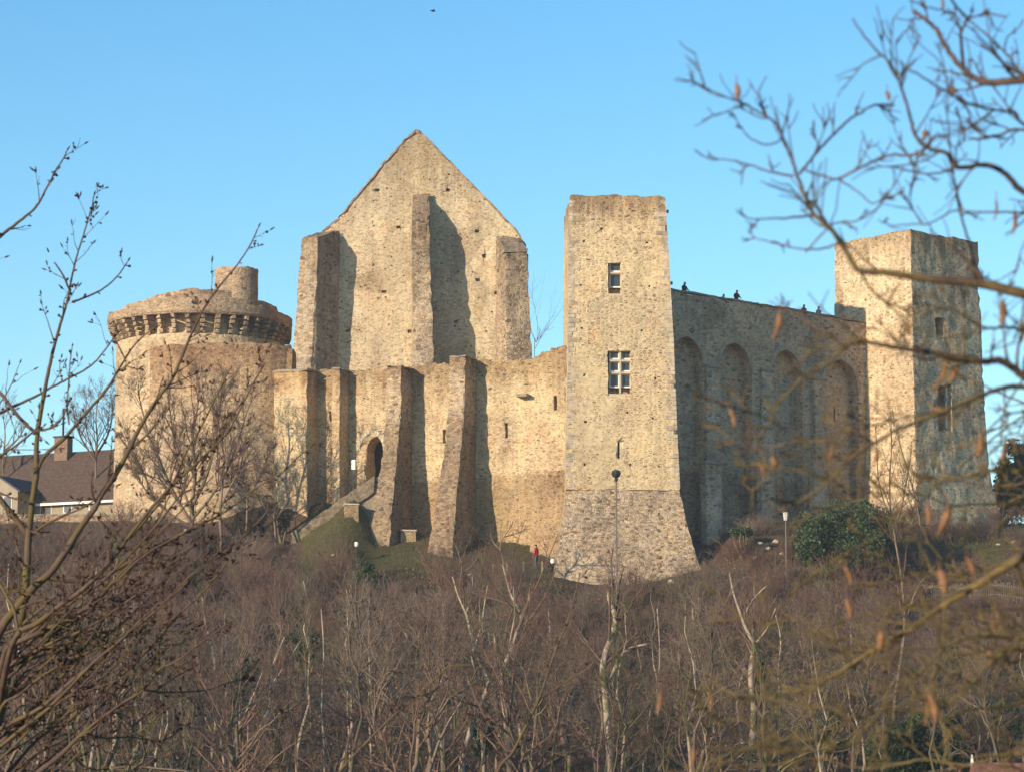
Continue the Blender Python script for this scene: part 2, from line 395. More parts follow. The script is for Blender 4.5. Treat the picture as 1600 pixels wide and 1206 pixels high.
M['round'] = stone('round_tower', (0.54, 0.43, 0.28), [(0.50, 0.40, 0.28), (0.44, 0.36, 0.26), (0.53, 0.44, 0.32), (0.38, 0.31, 0.23)], size=(0.62, 0.30), mort_w=0.06, dark=0.004, pits=0.15, seed=8.0, bump=0.04)
M['round_top'] = stone('round_parapet', (0.40, 0.31, 0.22), [(0.36, 0.29, 0.22), (0.42, 0.33, 0.25), (0.30, 0.23, 0.17), (0.25, 0.19, 0.15)], size=(0.45, 0.2), mort_w=0.07, dark=0.02, pits=0.3, seed=9.0)
M['chemise'] = stone('curved_wall', (0.46, 0.36, 0.25), ST_A[:5] + ST_B[:2], size=(0.34, 0.18), mort_w=0.09, dark=0.03, pits=0.7, stain=(ztop(565, 224), 2.6, (0.62, 0.52, 0.46)), seed=10.0, tint=0.7)
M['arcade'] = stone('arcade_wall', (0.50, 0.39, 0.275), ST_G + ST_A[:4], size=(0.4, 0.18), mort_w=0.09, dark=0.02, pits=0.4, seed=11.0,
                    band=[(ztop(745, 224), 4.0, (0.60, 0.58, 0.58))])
M['corner'] = stone('corner_tower', (0.56, 0.45, 0.30), ST_A + [(0.5, 0.41, 0.29)], size=(0.28, 0.15), mort_w=0.11, dark=0.02, pits=0.6, mot=.5, stain=(ztop(365, 228), 2.0, (0.62, 0.57, 0.52)), seed=12.0, tint=0.4, bump=0.06, dim=1.08)
M['quoin'] = plain('quoin_stones', (0.42, 0.35, 0.265), 0.95, 0.45, 1.6, bump=0.04)
M['cap'] = plain('weathered_capstone', (0.27, 0.22, 0.17), 0.95, 0.4, 3.0, bump=0.03)
M['dress'] = plain('dressed_stone', (0.50, 0.42, 0.31), 0.9, 0.15, 3.0)
M['dress2'] = plain('arch_stone_brown', (0.34, 0.275, 0.20), 0.95, 0.35, 2.5, bump=0.03)
M['pil'] = stone('pilaster_stone', (0.52, 0.435, 0.33), ST_A[:3] + ST_G[1:4], size=(0.5, 0.26), mort_w=0.07, dark=0.03, seed=13.0, bump=0.06)
M['dark'] = plain('dark_void', (0.02, 0.02, 0.022), 1.0, 0.3)
M['white'] = plain('white_paint', (0.72, 0.70, 0.66), 0.6, 0.08)
M['glass'] = plain('leaded_glass', (0.035, 0.045, 0.055), 0.25, 0.5, 8.0); M['glass'].node_tree.nodes['Principled BSDF'].inputs['Specular IOR Level'].default_value = 0.5
M['roof'] = plain('roof_tiles', (0.10, 0.068, 0.052), 0.9, 0.35, 4.0, bump=0.03)
M['slate'] = plain('slate', (0.06, 0.06, 0.07), 0.7, 0.3)
M['metal'] = plain('black_metal', (0.03, 0.03, 0.032), 0.5, 0.2)
M['post'] = plain('grey_post', (0.16, 0.13, 0.12), 0.7, 0.2)
M['globe'] = plain('opal_globe', (0.85, 0.83, 0.78), 0.4, 0.03)
M['wood'] = plain('weathered_wood', (0.30, 0.22, 0.13), 0.9, 0.3)
M['render'] = plain('cream_render', (0.30, 0.255, 0.19), 0.9, 0.15, 1.5)
M['brick'] = plain('chimney_brick', (0.20, 0.135, 0.10), 0.9, 0.3, 5.0)

# ------------------------------------------------------------------ ground
def ground():
    xs = np.unique(np.concatenate([np.linspace(-1500, -60, 14), np.arange(-60, 60.01, 0.8), np.linspace(60, 1500, 14)]))
    ys = np.unique(np.concatenate([np.linspace(-300, 110, 12), np.arange(110, 245, 0.8), np.linspace(245, 2500, 26)]))
    X, Y = np.meshgrid(xs, ys, indexing='ij'); Z = terr(X, Y)
    Z += np.random.default_rng(3).normal(size=Z.shape) * 0.05 * (Y > 130)
    v = np.stack([X, Y, Z], -1).reshape(-1, 3); nx, ny = len(xs), len(ys)
    i = (np.arange(nx - 1)[:, None] * ny + np.arange(ny - 1)[None]).ravel()
    f = np.stack([i, i + ny, i + ny + 1, i + 1], -1)
    T = Tubes(); T.v.append(v); T.f.append(f); me = T.mesh()
    m, t, b = newmat('hillside_ground'); N = NB(t); pos = N.n('NewGeometry').outputs['Position']
    n1 = N.noise(pos, 0.5, 6, 0.7); n2 = N.noise(pos, 6.0, 5, 0.75)
    litter = N.ramp(n2, [(0.3, (0.035, 0.025, 0.018)), (0.5, (0.105, 0.066, 0.043)), (0.72, (0.22, 0.145, 0.095))])
    grass = N.ramp(n2, [(0.3, (0.045, 0.05, 0.018)), (0.55, (0.105, 0.095, 0.036)), (0.75, (0.22, 0.16, 0.075))])
    a = N.n('Attribute', attribute_name='lawn').outputs['Fac']
    fac = N.ramp(N.math('ADD', a, N.math('MULTIPLY', N.math('SUBTRACT', n1, 0.5), 1.4)), [(0.42, 0.0), (0.58, 1.0)])
    N.l(N.mix(fac, litter, grass), b.inputs['Base Color'])
    bp = N.n('Bump'); bp.inputs['Distance'].default_value = 0.15; N.l(n2, bp.inputs['Height']); N.l(bp.outputs[0], b.inputs['Normal'])
    lawn = np.zeros(len(v), np.float32); x, y = v[:, 0], v[:, 1]
    lawn += .66 * sm(-17, -14, x) * (1 - sm(-5, -3, x)) * sm(206.5, 209, y)
    lawn += 0.5 * sm(-4, 0, x) * (1 - sm(3, 6, x)) * sm(210, 213, y)
    lawn += 0.4 * sm(24, 27, x) * sm(203, 207, y) + 0.4 * sm(16, 18, x) * sm(210, 212, y)
    lawn += 0.3 * (1 - sm(-24, -20, x)) * sm(208, 212, y) + (y < 120) * 1.0
    at = me.attributes.new('lawn', 'FLOAT', 'POINT'); at.data.foreach_set('value', np.clip(lawn, 0, 1))
    tag(link('ground', me, m), kind='structure')
ground()
def base_z(p, extra=0.6): return min(tz(p.x, p.y), p.z) - extra

# ------------------------------------------------------------------ the keep
KY = 232.0
def keep():
    k = empty('gabled_keep', (P(649, 700, KY + 8).x, KY + 8, 22.5), 'tall pointed gable wall of the old keep with three long buttresses', 'keep')
    pl = Plane(649, KY, 0); back = Vector((0, 1.6, 0))
    out = [(484, 640), (484, 385), (497, 369), (530, 340), (600, 255), (640, 212), (649, 205), (657, 207), (700, 250), (760, 312), (806, 360), (822, 384), (826, 640)]
    pts = [pl.at(*q) for q in out]
    pts[0].z = pts[-1].z = 18.0
    bm = bmesh.new(); bm_prism(bm, pts, back); me = fin(bm)
    # little dark putlog holes
    cut = []
    for q in [(623, 357), (745, 364), (756, 402), (600, 458), (747, 440), (775, 460), (590, 300), (712, 505), (543, 520), (660, 395), (640, 520), (700, 300)]:
        b2 = bmesh.new(); c = pl.at(*q); bm_box(b2, c + Vector((0, 0.0, 0)), 0.28, 0.8, 0.22); cut.append(fin(b2))
    me = boolean(me, cut)
    link('gable_wall', rough(me, 0.7, 0.05, seed=1), M['keep'], k)
    # coping stones on the two slopes
    for seg in ([(484, 385), (497, 369), (530, 340), (600, 255), (640, 212), (649, 205)], [(649, 205), (657, 207), (700, 250), (760, 312), (806, 360), (822, 384)]):
        bm = bmesh.new(); q = [pl.at(*s, off=0.10) for s in seg]
        up = Vector((0, 0, 0.16))
        bm_prism(bm, [a + up for a in q] + [a - up * 0.7 for a in q[::-1]], Vector((0, 1.9, 0)))
        link('coping', rough(fin(bm), 0.5, 0.06, seed=2), M['cap'], k)
    # body and roof behind the gable
    bm = bmesh.new(); x0, x1 = pts[0].x + .3, pts[-1].x - .3; yb = KY + 1.6
    zt = pl.at(497, 372).z
    bm_box(bm, ((x0 + x1) / 2, yb + 9, 18), x1 - x0, 18, zt - 18.6)
    link('keep_walls', rough(fin(bm), 2.0, 0.05), M['keep'], k)
    bm = bmesh.new(); za = pl.at(649, 214).z
    xm = pl.at(649, 205).x
    bm_prism(bm, [Vector((x0 - .3, yb + .002, zt - 1.0)), Vector((xm, yb + .002, za)), Vector((x1 + .3, yb + .002, zt - 1.0))], Vector((0, 18.0, 0)))
    link('roof', fin(bm), M['roof'], k)
    # buttresses ------------------------------------------------------
    def buttress(fl, fr, d, sink, cap_h, cap_back):
        """fl, fr: front-left and front-right edges, [top, bottom] points; d: horizontal direction into the wall"""
        d = d.normalized()
        tl, bl = fl; tr, br = fr
        zc = 18.0
        def down(a, b):                       # carry the batter on to the ground
            s = (zc - a.z) / (b.z - a.z); q = a + (b - a) * s; return q
        bl2, br2 = down(tl, bl), down(tr, br)
        L = cap_back
        a = [bl2, br2, tr, tl]
        bk = [Vector(q) + d * (L + ((Vector(q) - (tl if q in (bl2, tl) else tr)).length * 0 )) for q in a]
        up = Vector((0, 0, cap_h))
        bm = bmesh.new()
        v = [bm.verts.new(q) for q in a] + [bm.verts.new(tr + d * L + up), bm.verts.new(tl + d * L + up)]
        vb = [bm.verts.new(Vector((tl.x, tl.y, zc)) + d * L), bm.verts.new(Vector((tr.x, tr.y, zc)) + d * L)]
        bm.faces.new((v[0], v[1], v[2], v[3])); bm.faces.new((v[3], v[2], v[4], v[5]))
        bm.faces.new((v[5], v[4], vb[1], vb[0])); bm.faces.new((v[0], v[3], v[5], vb[0])); bm.faces.new((v[1], vb[1], v[4], v[2])); bm.faces.new((v[0], vb[0], vb[1], v[1]))
        return fin(bm)
    # middle buttress: flush front, sloping cap from py 288 down to 345
    p = Plane(655, KY - 2.5, 0)
    me = buttress((p.at(643, 348), p.at(646, 565, .9)), (p.at(671, 346), p.at(678, 565, .9)), Vector((0, 1, 0)), 0, p.at(655, 288).z - p.at(655, 345).z - 0.2, 2.2)
    link('buttress', rough(me, 0.6, 0.07, seed=3), M['keep_b'], k)
    # left corner buttress, set diagonally
    pa = Plane(497, KY - 2.9, -28)
    me = buttress((pa.at(470, 373), pa.at(456, 572)), (pa.at(497, 371), pa.at(486, 572)), Vector((0.47, 0.883, 0)), 0, pa.at(480, 348).z - pa.at(480, 373).z, 3.5)
    link('buttress', rough(me, 0.6, 0.08, top=0.03, seed=4), M['keep_b'], k)
    # right corner buttress, turned a little to the right
    pb = Plane(793, KY - 2.3, 17)
    me = buttress((pb.at(789, 392), pb.at(791, 560)), (pb.at(824, 391), pb.at(832, 560)), Vector((-math.sin(R(17)), math.cos(R(17)), 0)), 0, pb.at(800, 352).z - pb.at(800, 392).z - .4, 2.4)
    link('buttress', rough(me, 0.6, 0.07, seed=5), M['keep_b'], k)
    bm = bmesh.new(); q = [pb.at(788, 392, .12), pb.at(825, 391, .12)]
    bm_prism(bm, [q[0] + Vector((0, 0, -.12)), q[1] + Vector((0, 0, -.12)), q[1] + Vector((0, 0, .14)), q[0] + Vector((0, 0, .14))], Vector((-math.sin(R(17)), math.cos(R(17)), 0)) * 0.8)
    link('ledge', rough(fin(bm), 0.5, 0.03), M['cap'], k)
keep()

# ------------------------------------------------------------------ the square tower in the middle
def window(parent, pl, x0, y0, x1, y1, cols, rows, depth=0.42):
    """stone cross window: recessed frame, stone mullions and transoms, each opening with its white casement and leaded pane"""
    w = empty('window', pl.at((x0 + x1) / 2, y1), None, None)
    for k_ in ('label', 'category'):
        if k_ in w: del w[k_]
    w.parent = parent; w.matrix_parent_inverse = Matrix.Translation(-Vector(parent.location))
    def q(px, py, off): return pl.at(px, py, off)
    def bar(xa, ya, xb, yb, off, th, mat, name):
        a, b_, c, d = q(xa, yb, off), q(xb, yb, off), q(xb, ya, off), q(xa, ya, off)
        bm = bmesh.new(); bm_prism(bm, [a, b_, c, d], -pl.n * th); o = link(name, fin(bm), mat); o.parent = w; o.matrix_parent_inverse = Matrix.Translation(-Vector(w.location) ); return o
    bar(x0 - 3.5, y0 - 4, x1 + 3.5, y0 - .6, 0.03, 0.3, M['dress'], 'lintel')
    bar(x0 - 3.5, y1 + .6, x1 + 3.5, y1 + 4, 0.06, 0.3, M['dress'], 'sill')
    gx = 2.2; cw = (x1 - x0 - gx * (cols - 1)) / cols
    for c in range(1, cols):
        xa = x0 + c * cw + (c - 1) * gx; bar(xa, y0, xa + gx, y1, -0.06, 0.28, M['dress'], 'mullion')
    for r in range(len(rows)):
        ya, yb = rows[r]
        if r:
            for c in range(cols):
                xa = x0 + c * (cw + gx); bar(xa + .02, rows[r - 1][1] + .05, xa + cw - .02, ya - .05, -0.08, 0.26, M['dress'], 'transom')
        for c in range(cols):
            xa = x0 + c * (cw + gx); xb = xa + cw; fw = 2.0
            # white casement = four bars in one mesh, pane behind it
            bm = bmesh.new()
            for (u0, v0, u1, v1) in ((xa, ya + .1, xa + fw, yb - .1), (xb - fw, ya + .1, xb, yb - .1), (xa + fw, ya + .1, xb - fw, ya + fw), (xa + fw, yb - fw - .3, xb - fw, yb - .1)):
                bm_prism(bm, [q(u0, v1, -depth + .12), q(u1, v1, -depth + .12), q(u1, v0, -depth + .12), q(u0, v0, -depth + .12)], -pl.n * 0.09)
            o = link('casement', fin(bm), M['white']); o.parent = w; o.matrix_parent_inverse = Matrix.Translation(-Vector(w.location))
            bm = bmesh.new(); bm_prism(bm, [q(xa, yb, -depth + .05), q(xb, yb, -depth + .05), q(xb, ya, -depth + .05), q(xa, ya, -depth + .05)], -pl.n * 0.04)
            o = link('pane', fin(bm), M['glass']); o.parent = w; o.matrix_parent_inverse = Matrix.Translation(-Vector(w.location))
    return w
def cutbox(pl, x0, y0, x1, y1, depth, front=1.0):
    bm = bmesh.new(); bm_prism(bm, [pl.at(x0, y1, front), pl.at(x1, y1, front), pl.at(x1, y0, front), pl.at(x0, y0, front)], -pl.n * (depth + front)); return fin(bm)
def quoins(par, lv, pl, seed):
    # long and short corner stones, a finger's breadth proud of the wall
    rg = random.Random(seed)
    for side in (1, 2):
        zt, zb = lv[0][side].z, lv[-1][side].z; bm = bmesh.new(); z = zt - .35; k = 0
        while z > zb + .2:
            h = rg.uniform(.24, .40)
            for i in range(len(lv) - 1):
                a, b = lv[i][side], lv[i + 1][side]
                if b.z <= z <= a.z: f = (a.z - z) / (a.z - b.z); c = a.lerp(b, f)
            L = rg.uniform(.5, .85) if k % 2 else rg.uniform(.26, .45); W = .42 if k % 2 else .8; sg = 1 if side == 1 else -1
            o = c - pl.u * sg * .022 + pl.n * .022 
            if rg.random() < .88: bm_prism(bm, [Vector((q.x, q.y, z - h + .03)) for q in (o, o + pl.u * sg * L, o + pl.u * sg * L - pl.n * W, o - pl.n * W)], Vector((0, 0, h - .04)))
            z -= h; k += 1
        link('quoins', rough(fin(bm), 5, .012), M['quoin'], par)
def tower():
    Yf = 214.0; A = 2
    base = P(975, 897, Yf); t = empty('square_tower', (base.x, Yf + 3.7, base.z), 'tall square tower standing alone in the middle with two leaded windows and a flared foot', 'tower')
    pl = Plane(965, Yf, A)
    lev = [(306, 890, 1039.5, 0.0), (420, 889, 1046, 0.06), (527, 888, 1052, 0.12), (650, 886, 1057, 0.18), (765, 884, 1062.5, 0.26), (800, 880.5, 1069, 0.55), (850, 873, 1083, 0.95), (905, 864, 1100, 1.5), (960, 855, 1117, 2.0)]
    D = 7.6
    def ring(py, xl, xr, off):
        a, b = pl.at(xl, py, off), pl.at(xr, py, off); dv = -pl.n * (D + 2 * off); g = off
        z = (a.z + b.z) / 2
        r = [a, b, b + dv, a + dv]
        for q in r: q.z = z
        return r
    up = [ring(*l) for l in lev[:5]][::-1]
    bm = bmesh.new(); bm_rings(bm, up); me = fin(bm)
    cut = [cutbox(pl, 951.5, 408, 971.5, 459, .9), cutbox(pl, 951.5, 545.5, 986.5, 615, .9), cutbox(pl, 967, 688, 969.8, 714, .8),
           *[cutbox(pl, x, y, x + 2.6, y + 2.8, .4) for x, y in ((912, 372), (1012, 374), (908, 440), (1016, 443), (910, 508), (1003, 512), (912, 582), (1024, 586), (915, 655), (1020, 650), (913, 722), (1030, 725), (985, 722), (940, 352), (980, 640))]]
    # open top behind a parapet
    r = ring(306, 890, 1039.5, 0); c = sum(r, Vector()) / 4; inner = [c + (q - c) * 0.84 for q in r]
    b2 = bmesh.new(); bm_rings(b2, [[q + Vector((0, 0, -1.3)) for q in inner], [q + Vector((0, 0, 1)) for q in inner]]); cut.append(fin(b2))
    me = boolean(me, cut)
    link('shaft', rough(me, 0.5, 0.06, top=0.09, seed=6), M['tower'], t)
    quoins(t, [(l[0], pl.at(l[1], l[0], l[3]), pl.at(l[2], l[0], l[3])) for l in lev[:5]], pl, 1)
    bm = bmesh.new(); bm_rings(bm, [ring(*l) for l in [(765.4, 883.6, 1062.9, .27)] + lev[5:]][::-1])
    link('battered_foot', rough(fin(bm), 0.5, 0.09, seed=7), M['plinth'], t)
    window(t, pl, 952, 409, 971, 458.5, 1, [(409, 425.5), (428, 450)])
    window(t, pl, 952, 546, 986, 614.5, 2, [(546, 562), (565, 581), (584, 606)])
    for (x, y) in ((1041.5, 333), (1047.5, 445)):
        pp = pl.at(x, y, -1.0)
        bm = bmesh.new(); bm_box(bm, pp + Vector((-.35, 0, 0)), 1.0, .22, .2)
        link('waterspout', rough(fin(bm), .4, .02), M['cap'], t)
tower()

# ------------------------------------------------------------------ curtain wall left of the tower
CW = Plane(880, 216.0, -22)
def curtain():
    c = empty('curtain_wall', CW.at(660, 835) + CW.n * -1.5, 'pale rubble curtain wall below the gable with an arched gateway and stepped buttresses', 'wall')
    top = [(440, 581), (470, 579), (500, 578), (530, 579), (562, 579), (603, 576), (640, 573), (680, 569), (720, 566), (765, 564), (800, 562), (834, 560), (838, 557), (846, 552), (858, 549), (860, 544), (870, 541), (885, 540)]
    pts = [CW.at(*q) for q in top]
    lo1, lo0 = pts[-1].copy(), pts[0].copy(); lo1.z = 16.5; lo0.z = 16.5
    bm = bmesh.new(); bm_prism(bm, pts + [lo1, lo0], -CW.n * 2.0); me = fin(bm)
    arch = [(563, 752), (563, 712)] + [(580.5 - 17.5 * math.cos(a), 704 - 25 * math.sin(a)) for a in np.linspace(0.15, math.pi - 0.15, 9)] + [(598, 712), (598, 752)]
    b2 = bmesh.new(); bm_prism(b2, [CW.at(x, y, 1) for x, y in arch], -CW.n * 2.7)
    cut = [fin(b2)]
    for s in ((857.2, 615, 861.5, 638), (780.6, 658, 784, 681), (683.2, 668, 686.6, 690), (505, 640, 508, 655)):
        cut.append(cutbox(CW, *s, 1.2))
    me = boolean(me, cut)
    link('wall', rough(me, 0.5, 0.07, top=0.14, seed=8), M['curtain'], c)
    # voussoirs of the gateway, a thin band round the arch
    bm = bmesh.new(); n = 13
    for i in range(n):
        a0 = math.pi * (i + .06) / n; a1 = math.pi * (i + .94) / n
        q = [(580.5 - 18 * math.cos(a0), 704 - 26 * math.sin(a0)), (580.5 - 24 * math.cos(a0), 704 - 33 * math.sin(a0)), (580.5 - 24 * math.cos(a1), 704 - 33 * math.sin(a1)), (580.5 - 18 * math.cos(a1), 704 - 26 * math.sin(a1))]
        bm_prism(bm, [CW.at(x, y, .04) for x, y in q], -CW.n * .3)
    link('arch_stones', rough(fin(bm), 5, 0.01), M['dress'], c)
    d = bmesh.new(); bm_prism(d, [CW.at(x, y, -1.5) for x, y in ((578, 752), (578, 690), (600, 690), (600, 752))], -CW.n * .12)
    g = link('door', fin(d), plain('old_oak_door', (0.035, 0.028, 0.024), .8, .4, 6), c)
    # buttresses: levels (py, left, right, metres out); sides go straight back into the wall
    def butt(lev, name='buttress', mat='butt', cap=None, seed=1, topback=0.0):
        rings = []
        for k, (py, xl, xr, off) in enumerate(lev):
            a, b = CW.at(xl, py, off), CW.at(xr, py, off); z = (a.z + b.z) / 2
            dv = -CW.n * (off + .3)
            r = [a, b, b + dv, a + dv]
            for q in r: q.z = z
            if k == 0 and topback:
                r[2].z += topback; r[3].z += topback
            rings.append(r)
        bm = bmesh.new(); bm_rings(bm, rings[::-1]); o = link(name, rough(fin(bm), 0.5, 0.07, seed=seed), M[mat], c)
        if cap:
            py, xl, xr, off = lev[0]; bm = bmesh.new()
            a, b = CW.at(xl - .8, py, off + .06), CW.at(xr + .8, py, off + .06); z = (a.z + b.z) / 2; a.z = b.z = z
            bm_prism(bm, [a, b, b - CW.n * (off + .2), a - CW.n * (off + .2)], Vector((0, 0, cap)))
            link('coping', rough(fin(bm), 0.5, 0.05, seed=seed + 3), M['cap'], c)
    butt([(581, 428, 480, 1.7), (700, 428, 480, 1.75), (800, 427, 480, 1.8), (850, 427, 480, 1.8)], mat='block', cap=.22, seed=11)
    butt([(577, 518, 530.5, 1.5), (700, 518.5, 531, 1.55), (800, 519, 531, 1.6), (850, 519, 531, 1.6)], mat='block', cap=.15, seed=12)
    butt([(573, 604, 627, 2.1), (650, 602, 626, 2.2), (700, 598, 622, 2.5), (750, 590, 617, 3.0), (800, 580, 612, 3.6), (835, 573, 610, 4.1), (870, 566, 607, 4.6)], cap=.12, seed=13)
    butt([(558, 702.5, 727, 2.0), (630, 701, 727, 2.1), (680, 697, 723, 2.4), (740, 688, 717, 3.0), (800, 678, 712, 3.7), (860, 669, 708, 4.6), (900, 662, 706, 5.2)], cap=.12, seed=14)
    # stepped plinth near the tower
    butt([(735, 829, 884, .75), (790, 828.5, 884, .85), (850, 828, 884, .95), (900, 828, 884, 1.1)], name='plinth', mat='curtain', seed=15)
    # projecting stone under the parapet
    bm = bmesh.new(); q = CW.at(818, 621, .3); bm_box(bm, q, .75, .9, .22, R(-22)); link('corbel', rough(fin(bm), .3, .03), M['cap'], c)
    return c
curtain()
# blank white notice on the shaded side of the buttress by the gate
o = (lambda bm: (bm_prism(bm, [CW.at(x, y, 1.2) for x, y in ((549, 733), (555, 733), (555, 718), (549, 718))], -CW.n * .06), fin(bm))[1])(bmesh.new())
nb = link('notice_board', o, M['white']); tag(nb, 'small blank white notice board beside the arched gateway', 'notice board')
bm = bmesh.new(); q = CW.at(552, 733, 1.16); q0 = Vector((q.x, q.y, tz(q.x, q.y) - .1)); bm_box(bm, q0, .06, .06, q.z - q0.z + .1); link('post', fin(bm), M['post'], nb)

# ------------------------------------------------------------------ round tower and curved wall
def lathe(cx, cy, prof, n=72, amp=0.04, zfun=None, a0=0.0, a1=2 * math.pi, seed=0):
    """prof: closed loop of (r, z) swept round"""
    bm = bmesh.new(); full = abs(a1 - a0 - 2 * math.pi) < 1e-6; cols = []
    m = n if full else n + 1
    for i in range(m):
        a = a0 + (a1 - a0) * i / n; c_ = []
        for (r, z, w_) in prof:
            zz = z + (zfun(a) * w_ if zfun else 0)
            p = Vector((cx + r * math.cos(a), cy + r * math.sin(a), zz)); nv = mnoise.noise_vector(p * 1.1 + Vector((seed, 0, 0))) * amp
            c_.append(bm.verts.new(p + nv))
        cols.append(c_)
    K = len(prof)
    for i in range(n if full else n):
        j = (i + 1) % m
        for k in range(K):
            l = (k + 1) % K
            bm.faces.new((cols[i][k], cols[j][k], cols[j][l], cols[i][l]))
    if not full: bm.faces.new(cols[0]); bm.faces.new(cols[-1][::-1])
    return fin(bm)
def col_prof(r_out, z0, z1, r_in, step=0.7, rf=None):
    zs = np.linspace(z0, z1, max(2, int((z1 - z0) / step)))
    return [(rf(z) if rf else r_out, z, 1.0 if z > z1 - .01 else 0.0) for z in zs] + [(r_in, z1, 1.0), (r_in, z0, 0.0)]
def round_tower():
    cy = 236.0; c0 = P(311, 600, cy); cx = c0.x; sc = F / cy
    r = 131 / sc
    zc = P(311, 520, cy - r).z                # underside of the corbels, at the front
    zk = P(311, 489, cy - r - .6).z           # top of the corbels
    zp = P(311, 463, cy - r - .6).z           # top of the parapet
    t = empty('round_tower', (cx, cy, 21), 'round tower with a ring of stone corbels and a small turret on top', 'tower')
    link('drum', lathe(cx, cy, [(r - .45, zk + .3, 0), (r - 1.6, zk + .3, 0), (r - 1.6, 20.0, 0)] + [(r + max(0, 25 - z) * .05, z, 0) for z in np.linspace(20, zc - .02, 20)] + [(r - .42, zc + .08, 0)], seed=1), M['round'], t)
    # blind wall behind the corbels is the drum itself; each corbel is four stepped stones
    n = 38; rc = r
    bm = bmesh.new(); h = (zk - zc)
    for s in range(4):
        out = 0.16 + 0.17 * s
        z0 = h * s / 4
        v = [(-.17, -.6), (.17, -.6), (.17, out), (-.17, out)]
        bm_rings(bm, [[Vector((y, x, z0 + .02)) for x, y in v], [Vector((y + .02 if y > 0 else y, x, z0 + h / 4 - .03)) for x, y in v]])
    cme = fin(bm); cms = [rough(cme, 5, .03 + .02 * k, seed=k) for k in range(5)]
    for i in range(n):
        a = 2 * math.pi * i / n + .05
        o = link('corbel', cms[i % 5], M['round_top']); o.parent = t
        o.location = (rc * math.cos(a), rc * math.sin(a), zc - 21); o.rotation_euler = (0, 0, a)
    def ruin(a):                              # parapet height: lower to the left, broken at the right
        x = math.cos(a)
        z = -0.55 * (1 - float(sm(-0.75, 0.35, x)))
        if x > .60: z -= 0.35
        if x > .82: z -= 0.55
        if x > .93: z -= 0.5
        if math.sin(a) > 0: z -= .8
        return z + 0.34 * mnoise.noise(Vector((a * 6, 0, 3))) + .22 * mnoise.noise(Vector((a * 22, 0, 3)))
    ro = r + 0.72
    link('parapet', lathe(cx, cy, [(ro - .1, zk, 0), (ro, zk + .18, 0), (ro - .02, zk + .7, 0), (ro - .06, zp, 1), (ro - .42, zp, 1), (ro - .42, zk, 0)], n=110, amp=.05, zfun=ruin, seed=2), M['round_top'], t)
    zi = P(311, 452, cy - r + .5).z
    def ruin2(a):
        x = math.cos(a); z = -0.75 * float(sm(-0.0, -0.95, x)) - 0.5 * float(sm(.45, .75, x))
        return z + .2 * mnoise.noise(Vector((a * 5, 2, 3))) + .14 * mnoise.noise(Vector((a * 20, 2, 3)))
    link('inner_ring', lathe(cx, cy, [(r - .35, zk, 0), (r - .4, zi, 1), (r - 1.2, zi, 1), (r - 1.2, zk, 0)], n=90, amp=.05, zfun=ruin2, seed=3), M['round_top'], t)
    # floor inside
    link('roof', lathe(cx, cy, [(0.01, zk + .3, 0), (r - .9, zk + .3, 0), (r - .9, zk - .2, 0), (0.01, zk - .2, 0)], n=48, amp=0), M['cap'], t)
    tcx = P(369.5, 430, cy - 3.6).x; tr_ = 34.5 / (F / (cy - 3.6))
    z0, z1 = zk + .1, P(369, 416, cy - 3.6 - tr_).z
    link('turret', lathe(tcx, cy - 3.6, [(tr_ + .02, z0, 0)] + [(tr_, z, 0) for z in np.linspace(z0 + .5, z1 - .4, 4)] + [(tr_ + .03, z1 - .1, .5), (tr_ - .02, z1, 1), (tr_ - .45, z1, 1), (tr_ - .45, z0, 0)], n=40, amp=.05, zfun=lambda a: .12 * mnoise.noise(Vector((a * 4, 0, 0))), seed=4), M['round_top'], t)
round_tower()
def chemise():
    r = 8.5; cy = 231.6; cx = P(350, 600, cy - r).x
    zt = P(345, 535, cy - r).z
    t = empty('curved_wall', (cx, cy, 21), 'lower rounded wall of brown rubble wrapped round the front of the corbelled tower', 'wall')
    prof = [(r + .35, 17.0, 0), (r + .2, 22, 0)] + [(r + .05, z, 0) for z in np.linspace(24, zt - .8, 8)] + [(r + .10, zt - .25, .5), (r, zt, 1), (r - 1.0, zt, 1), (r - 1.0, 17.0, 0)]
    link('wall', lathe(cx, cy, prof, n=70, amp=.07, zfun=lambda a: .14 * mnoise.noise(Vector((a * 7, 0, 0))), seed=5, a0=math.pi * 1.27, a1=math.pi * 1.69), M['chemise'], t)
    # straight length on to the block buttress
    pl = Plane(440, 224.3, -8)
    pts = [pl.at(x, y) for x, y in ((392, 539), (410, 541), (430, 543), (457, 545))]; a, b = pts[-1].copy(), pts[0].copy(); a.z = b.z = 17
    bm = bmesh.new(); bm_prism(bm, pts + [a, b], -pl.n * 1.5); me = fin(bm)
    me = boolean(me, [cutbox(pl, 418.5, 600, 421.5, 621, .8)])
    link('straight_wall', rough(me, .7, .07, top=.06, seed=21), M['chemise'], t)
chemise()

